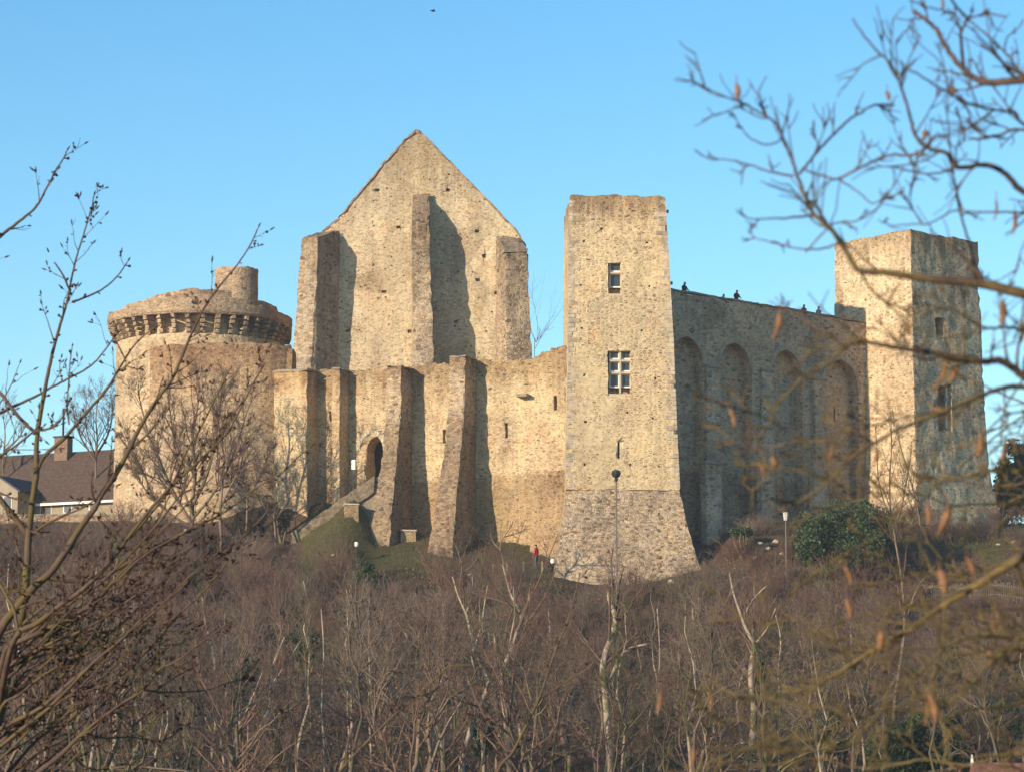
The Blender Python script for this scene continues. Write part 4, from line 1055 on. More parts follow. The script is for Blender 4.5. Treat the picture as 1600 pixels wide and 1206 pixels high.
for i in range(9):
    kind = 'slim' if i % 2 else 'broad'; Hh = 10.0
    tm, cm = bare_proto(100 + i, Hh, kind)
    e = bpy.data.objects.new('bare_tree', None); 
    o1 = bpy.data.objects.new('trunk', tm); tm.materials.append([BK_M, BK_D, BK_D, BK_L][i % 4]); o2 = bpy.data.objects.new('crown', cm); cm.materials.append([TW4, TW2, TW3, TW, TW4][i % 5])
    protos.append((kind, e, tm, cm))
def place_proto(i, loc, h, rz, label, group, cat='tree', name='bare_tree'):
    kind, _, tm, cm = protos[i % len(protos)]
    e = empty(name, loc, label, cat, group); e.rotation_euler = (0, 0, rz); s = h / 10.0; e.scale = (s * 1.0, s * 1.0, s)
    for nm, me in (('trunk', tm), ('crown', cm)):
        o = bpy.data.objects.new(nm, me); COL.objects.link(o); o.parent = e
    return e
rng = random.Random(5)
TWN = ['grey-twigged', 'purple-twigged', 'olive-twigged', 'brown-twigged', 'grey-twigged']
def zone(px):
    for a, t in ((190, 'the long house'), (420, 'the round tower'), (560, 'the stairway'), (690, 'the gable'), (850, 'the curtain wall'), (1100, 'the square tower'), (1240, 'the first arches'), (1400, 'the evergreen bush')):
        if px < a: return t
    return 'the corner tower'
def hang(Y): return 'at the foot of the slope' if Y < 142 else 'low on the slope' if Y < 160 else 'halfway up the slope' if Y < 178 else 'near the top of the slope'
def skyline(px):                              # row that the tops of the wood reach
    return float(np.interp(px, [-100, 0, 150, 250, 420, 520, 640, 720, 860, 960, 1100, 1200, 1300, 1400, 1500, 1700], [842, 845, 850, 855, 872, 892, 898, 885, 900, 915, 905, 880, 930, 935, 960, 970]))
wood = []
n = 0; tries = 0
while n < 215 and tries < 5000:
    tries += 1
    Y = 122 + 76 * rng.random() ** .85; px = -60 + 1720 * rng.random(); q = P(px, 1000, Y); x = q.x
    if any((x - a) ** 2 + (Y - b) ** 2 < 2.0 for a, b in wood): continue
    z = tz(x, Y); base = rowof(Vector((x, Y, z)))[1]; top = skyline(px) + rng.random() ** 1.2 * 190 - 12 + max(0, (Y - 165)) * .3
    h = (base - top) / (F / Y)
    if h < 2.6: continue
    h = min(h, 15.5); wood.append((x, Y))
    i = rng.randrange(len(protos)); kd = protos[i][0]
    lab = '%s %s bare tree %s below %s' % ('tall' if h > 9 else 'low' if h < 5 else 'middling', TWN[i % 5] + (' slim' if kd == 'slim' else ' spreading'), hang(Y), zone(px))
    place_proto(i, (x, Y, z), h * (1.02 if kd == 'slim' else .98), rng.random() * 6.28, lab, 'slim bare trees of the hillside wood' if kd == 'slim' else 'spreading bare trees of the hillside wood')
    n += 1

def traced_tree(name, label, Y, lines, mat, twigm, group=None, twn=(9, 5, 3), ratio=.42, seed=0, rmin=.008, dz=.8, cat='tree', tmin=.35):
    """trunk and main limbs follow measured lines; each line: list of (px, row), start width, end width in px. The first is the trunk and is carried to the ground"""
    rg = np.random.default_rng(seed); s = F / Y
    l0 = lines[0][0]; x0 = P(l0[0][0], l0[0][1], Y); g = Vector((x0.x, Y, tz(x0.x, Y)))
    e = empty(name, g, label, cat, group); T = Tubes(); C_ = Tubes(); first = True; limbs = []
    for (ln, w0, w1) in lines:
        n_ = len(ln); dy = 0 if first else float(rg.normal() * dz)
        p3 = []
        for k, (a, b) in enumerate(ln):
            fr = k / (n_ - 1); q = P(a, b, Y + dy * fr + (0 if k == 0 else float(rg.normal()) * .12)); p3.append(q[:])
        if first and p3[0][2] > g.z: p3 = [(p3[0][0] + .05, Y, g.z - .3)] + p3; n_ += 1
        wd = np.linspace(w0, w1, n_) / s / 2
        o, r = smooth_line(p3, wd, 4); T.add(o[None], r[None], 8 if w0 > 5 else 6); limbs.append((o, r)); first = False
    for k, (o, r) in enumerate(limbs):
        t0 = tmin if k == 0 else .15
        a, ra = children(rg, o[None], r[None], twn[0], ratio, 42, .18, 5, t0, .55, rmin * 1.5, .12); C_.add(a, ra, 4)
        b, rb = children(rg, a, ra, twn[1], .5, 40, .12, 4, .2, .65, rmin, .14); C_.add(b, rb, 3)
        c_, rc = children(rg, b, rb, twn[2], .6, 36, .1, 3, .2, .7, rmin * .8, .15); C_.add(c_, rc, 3)
    link('trunk', T.mesh(), mat, e); link('crown', C_.mesh(), twigm, e); return e
traced_tree('bare_tree', 'tall bare tree with a kinked pale trunk below the square tower', 138, [
    ([(955, 1280), (955, 1206), (950, 1140), (946, 1080), (942, 1045), (948, 1015), (957, 992), (962, 965), (955, 945)], 14, 8),
    ([(946, 1068), (962, 1042), (968, 1025), (985, 1012), (1010, 1006)], 7, 3), ([(957, 990), (975, 978), (995, 962)], 4, 2), ([(955, 950), (950, 930), (958, 905)], 5, 2)], BK_L, TW, seed=1)
traced_tree('bare_tree', 'tall bare tree with a Y-shaped fork and pinkish bark, right of the square tower', 138, [
    ([(1170, 1280), (1170, 1206), (1176, 1150), (1178, 1100), (1173, 1060), (1177, 1020), (1180, 1000)], 13, 8),
    ([(1178, 1004), (1166, 982), (1156, 955), (1146, 925), (1140, 895)], 7, 2), ([(1182, 1003), (1198, 983), (1204, 970), (1212, 950)], 5, 2), ([(1166, 962), (1171, 945), (1190, 922), (1200, 915)], 5, 2)], BK_L, TW, seed=2)
traced_tree('bare_tree', 'bare tree with a long leaning S-curved trunk in the centre of the wood', 140, [
    ([(798, 1280), (796, 1206), (793, 1150), (788, 1100), (783, 1060), (786, 1044), (797, 1020), (806, 992), (815, 970), (811, 952), (800, 932), (792, 905), (785, 880)], 11, 3),
    ([(786, 1045), (776, 1020), (772, 990)], 4, 2), ([(815, 970), (825, 940), (830, 905)], 4, 1.5)], BK_L, TW, seed=3)
traced_tree('bare_tree', 'bare tree with two long upright limbs rising from a leaning ivied trunk', 143, [
    ([(720, 1290), (722, 1190), (732, 1150), (745, 1112), (758, 1085), (766, 1062)], 11, 7),
    ([(766, 1062), (752, 1040), (744, 1019), (735, 985), (728, 958), (716, 930), (707, 900)], 7, 2.5), ([(757, 1045), (753, 1015), (754, 975), (757, 945), (762, 915)], 5, 2), ([(728, 958), (738, 930), (738, 900)], 3, 1.5)], BK_L, TW, seed=4)
traced_tree('bare_tree', 'thin bare tree leaning left with pale bark near the centre of the slope', 141, [
    ([(692, 1280), (692, 1206), (689, 1155), (680, 1128), (668, 1100), (658, 1060), (648, 1020), (634, 990), (622, 972)], 7, 2.5),
    ([(682, 1130), (695, 1110), (715, 1105)], 3, 1), ([(650, 1030), (655, 1000), (650, 975)], 3, 1)], BK_L, TW, seed=5)
traced_tree('bare_tree', 'old bare tree with a thick pale forked trunk at the lower left', 139, [
    ([(174, 1290), (176, 1206), (182, 1150), (182, 1115), (188, 1090), (198, 1075), (208, 1050), (203, 1025), (197, 1005), (192, 975)], 13, 4),
    ([(186, 1095), (180, 1070), (172, 1040), (165, 1010)], 6, 2), ([(206, 1050), (222, 1030), (245, 1008), (252, 995)], 5, 2)], BK_L, TW, seed=6)
traced_tree('bare_tree', 'slim upright bare tree with a pale stem left of centre', 142, [
    ([(328, 1290), (328, 1206), (334, 1157), (340, 1110), (339, 1064), (334, 1022), (326, 990), (319, 962), (316, 930)], 8, 3),
    ([(339, 1070), (350, 1040), (365, 1020)], 3, 1.5), ([(334, 1150), (320, 1120), (312, 1090)], 3, 1.5)], BK_L, TW, seed=7)
traced_tree('bare_tree', 'bare tree with a reddish bowed trunk low on the slope', 140, [
    ([(395, 1290), (397, 1206), (401, 1155), (412, 1125), (421, 1105), (424, 1060), (430, 1030), (445, 995)], 9, 3),
    ([(352, 1290), (352, 1206), (346, 1150), (375, 1130), (394, 1090), (410, 1050)], 6, 2), ([(424, 1070), (445, 1040), (470, 1000)], 4, 1.5)], BK_L, TW, seed=8)
traced_tree('bare_tree', 'very thin straight tree with a white stem in the lower right wood', 137, [([(1219, 1290), (1218, 1206), (1217, 1150), (1219, 1100), (1216, 1050), (1220, 1000), (1212, 960)], 5, 2), ([(1217, 1080), (1226, 1050), (1240, 1030)], 2.5, 1)], BK_L, TW, seed=9)
traced_tree('bare_tree', 'thin pale tree forking under the dark retaining wall at the right', 165, [([(1395, 1190), (1398, 1100), (1408, 1030), (1413, 985), (1412, 940), (1408, 900), (1400, 850), (1395, 820)], 7, 2), ([(1413, 975), (1425, 940), (1435, 915), (1455, 890)], 4, 1.5)], BK_M, TW, seed=10)
for k, (px, lab) in enumerate(((505, 'straight grey pole-like tree left of the centre of the wood, first of a pair'), (545, 'straight grey pole-like tree left of the centre of the wood, second of a pair'), (578, 'thin upright tree standing below the bollard light on the lawn'), (1085, 'thin upright tree below the right edge of the tower foot'), (1330, 'thin dark tree below the evergreen bush'), (1030, 'slender upright tree between the kinked tree and the forked tree'), (860, 'slender upright tree just left of the kinked pale tree'))):
    traced_tree('bare_tree', lab, 148 + 3 * k, [([(px, 1260), (px + 2, 1180), (px - 2, 1100), (px + 1, 1020), (px - 3, 950)], 5, 2)], BK_L, TW, seed=20 + k, twn=(14, 4, 2), ratio=.22)
# trees among the castle
def spread(cx_, row, Y, lines, **k): pass
traced_tree('bare_tree', 'wide many-stemmed bare tree spreading in front of the round tower', 216, [
    ([(300, 832), (300, 800), (302, 770), (305, 735), (300, 690), (308, 640), (312, 600)], 9, 2),
    ([(298, 815), (280, 785), (262, 750), (248, 715), (232, 680), (222, 640), (215, 610)], 6, 1.5),
    ([(300, 800), (285, 760), (275, 710), (268, 660), (262, 615)], 5, 1.5),
    ([(303, 785), (320, 750), (332, 710), (340, 665), (345, 620), (350, 590)], 6, 1.5),
    ([(301, 810), (330, 775), (352, 740), (368, 700), (382, 655), (395, 620)], 5, 1.5),
    ([(295, 822), (262, 800), (235, 775), (215, 745), (200, 715)], 5, 1.5), ([(240, 780), (225, 740), (205, 700), (192, 670)], 3.5, 1)],
    BK_M, TW, seed=30, twn=(24, 11, 6), ratio=.38, rmin=.012, dz=1.6)
traced_tree('bare_tree', 'bare tree with twin stems right of the spreading tree by the curved wall', 215, [
    ([(345, 835), (344, 800), (347, 760), (350, 720), (346, 680), (352, 640)], 6, 1.5),
    ([(346, 790), (360, 760), (375, 730), (380, 700), (372, 665)], 4, 1.2), ([(385, 830), (386, 790), (384, 760), (370, 735)], 4, 1.2), ([(385, 780), (400, 755), (412, 730), (425, 700)], 4, 1.2)],
    BK_M, TW, seed=31, twn=(20, 10, 5), ratio=.38, rmin=.012, dz=1.2)
traced_tree('bare_tree', 'small dark tangled thorn tree against the block buttress', 217, [
    ([(430, 830), (428, 805), (432, 780), (428, 755), (432, 730)], 4, 1.2), ([(430, 812), (445, 790), (455, 765), (462, 745)], 3, 1), ([(430, 815), (415, 795), (405, 770)], 3, 1)], BK_M, TW, seed=32, twn=(12, 7, 4), ratio=.4, rmin=.010)
traced_tree('bare_tree', 'hazy bare tree rising behind the house roof beside the round tower', 246, [
    ([(150, 760), (150, 720), (152, 690), (150, 650), (155, 610)], 5, 1.2), ([(150, 720), (130, 690), (118, 660), (112, 630)], 4, 1), ([(151, 710), (168, 680), (175, 650), (172, 610)], 4, 1), ([(150, 715), (135, 670), (135, 620)], 3, 1)],
    BK_M, TW, seed=33, twn=(16, 9, 5), ratio=.42, rmin=.010, dz=1.5)
traced_tree('bare_tree', 'faint bare tree at the far left behind the house roof', 250, [
    ([(5, 790), (5, 720), (8, 680), (5, 650)], 5, 1.2), ([(5, 715), (-15, 690), (-20, 660)], 4, 1), ([(6, 705), (28, 685), (40, 665)], 4, 1)], BK_M, TW, seed=34, twn=(14, 7, 4), ratio=.4, rmin=.010)
traced_tree('bare_tree', 'dark many-branched young tree against the sunlit face of the corner tower', 208, [
    ([(1398, 925), (1396, 880), (1393, 840), (1391, 790), (1390, 750), (1393, 700), (1392, 650)], 4.5, 1.3),
    ([(1392, 810), (1380, 780), (1372, 745), (1370, 700), (1368, 665)], 3, 1), ([(1393, 830), (1408, 795), (1415, 755), (1422, 720), (1424, 690)], 3.2, 1), ([(1400, 860), (1425, 815), (1437, 790), (1420, 765), (1405, 730)], 3, 1),
    ([(1436, 880), (1438, 830), (1434, 795), (1420, 740), (1405, 690), (1400, 665)], 3.5, 1)], BK_M, bark('dark_twigs', (.045, .032, .028), (.10, .07, .055)), seed=35, twn=(10, 6, 3), ratio=.3, rmin=.010)
traced_tree('bare_tree', 'twiggy bare tree standing below the first stepped buttresses, branches over the lawn edge', 205, [
    ([(716, 960), (718, 915), (722, 885), (715, 860), (708, 845)], 4, 1.3), ([(719, 900), (740, 880), (752, 862), (772, 850)], 3, 1), ([(718, 905), (700, 880), (690, 862)], 3, 1)], BK_M, TW, seed=36, twn=(9, 6, 3), ratio=.42, rmin=.009)
traced_tree('bare_tree', 'small bare tree before the curtain wall plinth left of the square tower', 208, [
    ([(792, 905), (785, 870), (782, 850), (790, 835), (800, 820)], 3.5, 1.2), ([(783, 860), (770, 845), (765, 828)], 2.5, 1), ([(790, 838), (808, 833), (822, 826)], 2.5, 1)], BK_M, TW, seed=37, twn=(8, 5, 3), ratio=.42, rmin=.009)
wt = traced_tree('bare_shrub', 'wispy leafless shrub growing on the wall top right of the gable', 222, [([(835, 556), (838, 535), (845, 515)], 1.5, .8), ([(836, 545), (848, 522), (856, 512)], 1.2, .7)], BK_M, TW, seed=38, twn=(6, 4, 2), ratio=.5, rmin=.006, cat='shrub')

# evergreens
def evergreen(label, px, row_top, row_bot, wpx, Y, n, size, seed, name='evergreen_bush', cat='bush', mat=None, group=None):
    rg = np.random.default_rng(seed); s = F / Y; c = P(px, (row_top + row_bot) / 2, Y); h = (row_bot - row_top) / s
    g = Vector((c.x, Y, tz(c.x, Y)))
    e = empty(name, g, label, cat, group)
    T = leaf_cloud(rg, c[:], (wpx / s / 2, wpx / s / 2 * .8, h / 2), n, size, clumps=70)
    link('foliage', T.mesh(False), mat or EVG, e)
    B = Tubes(); a = np.array([[g.x, g.y, g.z - .3]]); m_ = 8
    pts = np.zeros((m_, 4, 3)); pts[:, 0] = a; 
    end = np.array(c[:]) + nrm(rg.normal(size=(m_, 3))) * np.array([wpx / s / 3, wpx / s / 3, h / 3])
    for k in range(1, 4): pts[:, k] = a + (end - a) * k / 3 + rg.normal(size=(m_, 3)) * .1
    B.add(pts, np.repeat(np.linspace(.09, .03, 4)[None], m_, 0), 5); link('stems', B.mesh(), BK_M, e)
    return e
evergreen('big rounded dark green evergreen bush right of the lantern lamp post', 1325, 768, 948, 178, 206, 30000, .10, 50)
evergreen('dark evergreen bush in the lower right wood beneath the near branches', 1420, 1120, 1225, 150, 140, 16000, .09, 51)
evergreen('green laurel-like bush at the right edge low in the wood', 1535, 1080, 1200, 150, 146, 14000, .09, 52)
evergreen('shadowy dark tree mass behind the corner tower at the right edge', 1612, 668, 850, 120, 246, 16000, .16, 53, name='evergreen_tree', cat='tree')
evergreen('small dark green holly in the middle of the bare wood', 757, 1100, 1190, 40, 150, 4000, .08, 54, mat=IVY)
evergreen('narrow dark green column of ivy left in the wood above the slope', 307, 868, 930, 18, 203, 2500, .09, 55, mat=IVY, name='ivy_column')
evergreen('narrow ivy-smothered stump in the right of the wood', 1340, 1010, 1130, 26, 160, 4000, .09, 56, mat=IVY, name='ivy_column')
evergreen('round dark shrub at the right of the lawn edge below the bollard light', 575, 880, 935, 46, 202, 4000, .08, 57, mat=IVY)
evergreen('dim green-grey bush low left of centre in the wood', 378, 1015, 1090, 60, 150, 4000, .07, 58, mat=leafmat('dull_leaves', (.05, .06, .04), (.10, .10, .06)))
evergreen('clipped dark shrub at the foot of the block buttress', 441, 795, 830, 30, 218.5, 2500, .07, 59, mat=leafmat('brown_leaves', (.04, .04, .03), (.10, .08, .05)))
evergreen('flat dark hedge clump on the bank left of the lantern lamp post', 1160, 824, 840, 46, 211, 2500, .07, 60, mat=IVY)

evergreen('ivy mass clinging beside the Y-shaped pinkish tree', 1188, 1000, 1090, 14, 139.5, 1500, .08, 61, mat=IVY, name='ivy_column')
evergreen('dark green ivied thicket low in the wood between forked tree and lower evergreen', 1300, 1090, 1200, 34, 150, 3500, .09, 62, mat=IVY, name='ivy_column')
evergreen('murky green bramble patch in the middle of the left wood', 470, 980, 1040, 70, 165, 3500, .08, 63, mat=leafmat('bramble_leaves', (.035, .045, .03), (.08, .085, .05)), name='bramble')
evergreen('dull green bramble patch high in the wood under the lawn', 560, 935, 980, 60, 185, 3500, .08, 64, mat=leafmat('bramble_leaves', (.03, .035, .03), (.07, .07, .05)), name='bramble')
evergreen('low dark bramble patch right of the kinked pale tree', 1035, 1110, 1160, 50, 150, 2500, .08, 65, mat=leafmat('bramble_leaves', (.035, .045, .03), (.08, .085, .05)), name='bramble')
evergreen('dark green laurel right of the retaining wall bushes', 1490, 1010, 1080, 60, 170, 5000, .08, 66)
# scrub along the top of the bank, each shrub its own object
sme = [shrub_mesh(300 + i, 2.4, 1.1) for i in range(6)]
for i, m_ in enumerate(sme): m_.materials.append([TW2, TW4, TW2][i % 3])
sh_lab = ['leafless purple-brown shrub on the bank under the castle walls', 'leafless grey-brown thicket shrub on the bank under the castle walls', 'leafless reddish shrub on the bank under the castle walls']
k = 0; tries = 0; done = []
while k < 190 and tries < 4000:
    tries += 1
    px = -40 + 1680 * rng.random(); row = skyline(px) - 14 + 150 * rng.random() ** 1.4
    q = hit(px, row + (20 if px < 1100 else -30 * rng.random()), 150, 216)
    lo = 215.0 if px < 440 else 206.0 if px < 1100 else 211.5
    if q.y > lo or any((q.x - a) ** 2 + (q.y - b) ** 2 < 1.2 for a, b in done): continue
    done.append((q.x, q.y)); j = rng.randrange(6)
    o = bpy.data.objects.new('bare_shrub', sme[j]); COL.objects.link(o); s = .6 + .6 * rng.random()
    o.location = q; o.scale = (s * 1.2, s * 1.2, s); o.rotation_euler = (0, 0, rng.random() * 6.28)
    tag(o, '%s %s leafless shrub %s below %s' % ('large' if s > 1.0 else 'small' if s < .75 else 'medium', ['purple-brown', 'grey-brown', 'reddish'][j % 3], 'on the castle bank' if q.y > 200 else 'on the upper slope' if q.y > 185 else 'halfway up the slope', zone(px)), 'shrub', ['purple-brown shrubs on the bank', 'grey-brown shrubs on the bank', 'reddish shrubs on the bank'][j % 3]); k += 1

for k in range(34):
    px = 1120 + 520 * rng.random(); Y = 209.5 + 7.5 * rng.random(); q = P(px, 830, Y); q.z = tz(q.x, q.y); j = rng.randrange(6)
    if 1215 < px < 1245: continue
    o = bpy.data.objects.new('bare_shrub', sme[j]); COL.objects.link(o); s = .35 + .4 * rng.random()
    o.location = q; o.scale = (s * 1.7, s * 1.7, s); o.rotation_euler = (0, 0, rng.random() * 6.28)
    tag(o, '%s %s leafless shrub on the terrace bank before %s' % ('larger' if s > .6 else 'low' if s < .45 else 'knee-high', ['purple-brown', 'grey-brown', 'reddish'][j % 3], 'the arcaded wall' if px < 1360 else 'the corner tower' if px < 1540 else 'the dark edge tree'), 'shrub', 'shrubs of the terrace bank')
for k in range(46):
    px = -40 + 500 * rng.random(); Y = 208.5 + 13 * rng.random(); q = P(px, 830, Y); q.z = tz(q.x, q.y); j = rng.randrange(6)
    o = bpy.data.objects.new('bare_shrub', sme[j]); COL.objects.link(o); s = .4 + .55 * rng.random()
    if px > 395: s *= .6
    o.location = q; o.scale = (s * 1.5, s * 1.5, s); o.rotation_euler = (0, 0, rng.random() * 6.28)
    tag(o, '%s %s leafless shrub on the level ground before %s' % ('larger' if s > .7 else 'low' if s < .5 else 'knee-high', ['purple-brown', 'grey-brown', 'reddish'][j % 3], 'the long house' if px < 180 else 'the curved wall' if px < 400 else 'the block buttress'), 'shrub', 'shrubs on the level ground at the left')
# undergrowth: uncountable brush and saplings over the whole slope
def undergrowth():
    rg = np.random.default_rng(77); n = 24000
    Y = 124 + 92 * rg.random(n); px = -80 + 1760 * rg.random(n)
    x = (px - CX) / F * Y * 1.01; z = terr(x, Y)
    keepm = ~((Y > 204) & (x > -17) & (x < 2)) & ~((Y > 207.5) & (x > -20) & (x < 15)) & ~((Y > 209) & (x > 15))
    gap = np.sin(x * .33 + 1.1 * np.sin(Y * .17)) * np.sin(Y * .29 + .9 * np.sin(x * .21)) + .5 * np.sin(x * .9 + Y * .6)
    keepm &= (gap > -.25) | (rg.random(n) < .3)
    x, Y, z = x[keepm], Y[keepm], z[keepm]; n = len(x); K = 3
    H = (.35 + 1.5 * rg.random(n) ** 2.4) * np.where(Y > 196, .55, 1.0)
    d = nrm(np.stack([rg.normal(size=n) * .45, rg.normal(size=n) * .45, np.ones(n)], -1))
    pts = np.zeros((n, K, 3)); pts[:, 0] = np.stack([x, Y, z - .05], -1)
    for k in range(1, K):
        d = nrm(d + rg.normal(size=(n, 3)) * .25); pts[:, k] = pts[:, k - 1] + d * (H / (K - 1))[:, None]
    T = Tubes(); ra = np.repeat(np.linspace(.013, .006, K)[None], n, 0) * (1 + rg.random((n, 1))); T.add(pts, ra, 3)
    b, rb = children(rg, pts, ra, 4, .55, 50, .08, 3, .2, .7, .006, .2); T.add(b, rb, 3)
    tag(link('undergrowth', T.mesh(), bark('brush', (.07, .043, .032), (.175, .11, .08), (.135, .12, .065), .45, .35)), 'tangled leafless undergrowth covering the slope', 'undergrowth', kind='stuff')
    # fallen leaves
    n = 60000; Y = 124 + 86 * rg.random(n); x = (-880 + 1760 * rg.random(n)) / F * Y; z = terr(x, Y) + .03
    p = np.stack([x, Y, z], -1); a = nrm(rg.normal(size=(n, 3)) * np.array([1, 1, .5])); c_ = nrm(np.cross(a, rg.normal(size=(n, 3)))); s = .05 + .06 * rg.random((n, 1))
    T = Tubes(); p[:, 2] += s[:, 0]; T.quads(np.stack([p - a * s, p - c_ * s * .6, p + a * s, p + c_ * s * .6], 1))
    tag(link('fallen_leaves', T.mesh(False), leafmat('dead_leaves', (.085, .04, .025), (.26, .14, .08), .8)), 'brown fallen leaves on the wooded slope', 'leaves', kind='stuff')
    n = 60000; x = -18 + 62 * rg.random(n); Y = 203 + 17 * rg.random(n); z = terr(x, Y)
    k_ = (np.sin(x * .8) + np.sin(Y * 1.1 + x) > -.9); x, Y, z = x[k_], Y[k_], z[k_]; n = len(x)
    pts = np.zeros((n, 2, 3)); pts[:, 0] = np.stack([x, Y, z - .02], -1); pts[:, 1] = pts[:, 0] + np.stack([rg.normal(size=n) * .05, rg.normal(size=n) * .05, .08 + .30 * rg.random(n) ** 3], -1)
    T = Tubes(); T.add(pts, np.repeat(np.array([[.012, .003]]), n, 0), 3)
    tag(link('grass', T.mesh(), leafmat('winter_grass', (.07, .065, .025), (.26, .20, .10), .8)), 'short patchy winter grass below the buttresses', 'grass', kind='stuff')
undergrowth()
# scattered pale stones on the bank
def rocks():
    rg = random.Random(9)
    for i, (px, row, s) in enumerate(((1168, 832, .9), (1188, 850, .45), (1200, 858, .4), (1212, 848, .5), (1180, 872, .35), (1222, 868, .35), (735, 900, .4), (975, 902, .28), (994, 905, .22), (1049, 910, .5), (520, 868, .3), (445, 860, .45), (398, 866, .5), (1585, 848, .5), (1560, 852, .35), (1420, 885, .3))):
        g = hit(px, row, 180, 216); bm = bmesh.new(); bmesh.ops.create_icosphere(bm, subdivisions=2, radius=.5 * s)
        for v in bm.verts: v.co += mnoise.noise_vector(v.co * 2.5 / s + Vector((i, 0, 0))) * .22 * s; v.co.z *= .65
        o = link('boulder', fin(bm), M['dress']); o.location = g + Vector((0, 0, .12 * s))
        tag(o, ['large pale boulder lying on the bank edge', 'small pale stone lying among the shrubs of the bank'][s < .7], 'boulder', ['large boulders of the bank', 'pale stones of the bank'][s < .7])
rocks()

# ------------------------------------------------------------------ the near trees
NB1 = bark('near_bark', (.055, .038, .032), (.17, .12, .085), (.12, .095, .04), .38, 7.0, bump=.006)
NB1d = bark('near_twig', (.055, .033, .030), (.15, .10, .075), (.12, .09, .04), .36, 7.0, bump=.003)
BUD = plain('winter_buds', (.055, .025, .022), .7, .4, 40)
def bmesh_pair(A, B, ma, mb):
    na = sum(len(f) for f in A.f)
    if B is not None and B.n:
        A.v += B.v; A.f += [f + A.n for f in B.f]; A.n += B.n
    me = A.mesh(); me.materials.append(ma); me.materials.append(mb)
    mi = np.zeros(len(me.polygons), np.int32); mi[na:] = 1; me.polygons.foreach_set('material_index', mi); return me
def near_tree(name, label, Yb, lines, mat, twm, budm, seed, buds=True, tw=(0.5, .25), spread=.8, trunk=0, bud_gap=.075, bud_r=.011, twlen=.35, xtra=0, nb2=2, dense=0.0, wk=1.0):
    """lines: (points, w0, w1) in photo pixels at distance Yb; each limb swings in depth by itself"""
    rg = np.random.default_rng(seed); s = F / Yb
    T = Tubes(); CC = []; BB = []; Bd = Tubes(); L3 = []
    for k, (ln, w0, w1) in enumerate(lines):
        n_ = len(ln); dy = float(rg.uniform(-1, 1)) * spread if k > trunk else 0; p3 = []
        seglen = sum(math.hypot(ln[i + 1][0] - ln[i][0], ln[i + 1][1] - ln[i][1]) for i in range(n_ - 1)) / s
        acc = 0.0; fs = []
        for i, (a, b) in enumerate(ln):
            if i: acc += math.hypot(ln[i][0] - ln[i - 1][0], ln[i][1] - ln[i - 1][1]) / s
            fr = acc / max(seglen, .01)
            Y = Yb + dy * math.sin(min(1, acc / 1.2) * 1.57) * (0 if k <= trunk else 1)
            p3.append(P(a, b, Y)[:]); fs.append(fr)
        wd = (w1 + (w0 - w1) * (1 - np.array(fs)) ** 1.3) / s / 2 * wk
        o, r = smooth_line(p3, wd, 6); r = r * (1 + .025 * rg.normal(size=len(r))); r[-1] = w1 / s / 2 * .5
        o[1:-1] += rg.normal(size=(len(o) - 2, 3)) * .0009
        C_ = Tubes(); CC.append(C_); BB.append(Tubes()); C_.add(o[None], r[None], 9 if w0 > 6 else 6); L3.append((o, r, w0))
    def put_buds(o, r, w0, Bd):
        d = np.linalg.norm(np.diff(o, axis=0), axis=1); cum = np.concatenate([[0], np.cumsum(d)]); tot = cum[-1]; m_ = max(1, int(tot / bud_gap)); out = []
        for j in range(m_):
            tt = (j + rg.random()) / m_ * tot; i = min(len(o) - 2, int(np.searchsorted(cum, tt)) - 1 if tt > 0 else 0); i = max(i, 0)
            fr = (tt - cum[i]) / max(d[i], 1e-6); p = o[i] + (o[i + 1] - o[i]) * fr; t = nrm(o[i + 1] - o[i])
            if r[i] > .02: continue
            q = nrm(np.cross(t, rg.normal(size=3))); dr = nrm(q + t * .55); b_ = bud_r * (.6 + .8 * rg.random()); L = r[i] + b_ * 3.2
            pts = np.array([p, p + dr * (L * .45), p + dr * (L * .68), p + dr * (L * .88), p + dr * L]); Bd.add(pts[None], np.array([[b_ * .35, b_ * .35, b_ * .9, b_ * .7, b_ * .1]]), 6)
        if True:
            p = o[-1]; t = nrm(o[-1] - o[-2]); Bd.add(np.array([[p - t * .005, p + t * bud_r, p + t * bud_r * 2.5, p + t * bud_r * 4]]), np.array([[bud_r * .3, bud_r * .7, bud_r * .5, .001]]), 6)
    for k, (o, r, w0) in enumerate(L3):
        if w0 > 30: continue
        C_ = CC[k]; Bd = BB[k]
        L = np.linalg.norm(np.diff(o, axis=0), axis=1).sum(); m_ = max(1, int(L / tw[0] * (1 + dense * max(0, min(1, (rowof(Vector(o[len(o) // 2]))[1] - 560) / 250))))) + xtra
        oo = o[::2] if len(o) > 12 else o; rr = r[::2] if len(o) > 12 else r
        a, ra = children(rg, oo[None], rr[None], m_, twlen * min(1, .9 / max(L, .3)), 45, .12, 6, .12, .5, .0028, .12); C_.add(a, ra, 5)
        if buds:
            put_buds(o, r, w0, Bd)
            for i in range(len(a)): put_buds(a[i], ra[i], 3, Bd)
        if tw[1] > 0:
            b, rb = children(rg, a, ra, nb2, tw[1] * 2, 45, .1, 5, .2, .7, .0022, .14); C_.add(b, rb, 4)
            if buds:
                for i in range(len(b)):
                    if rg.random() < .5: put_buds(b[i], rb[i], 2, Bd)
    x0 = L3[0][0][0]; e = empty(name, (x0[0], x0[1], tz(x0[0], x0[1])), label, 'tree')
    for k in range(len(L3)):
        link(['trunk', 'leader'][k] if k <= trunk else 'branch', bmesh_pair(CC[k], BB[k], mat if k <= trunk else twm, budm), None, e)
    return e, L3
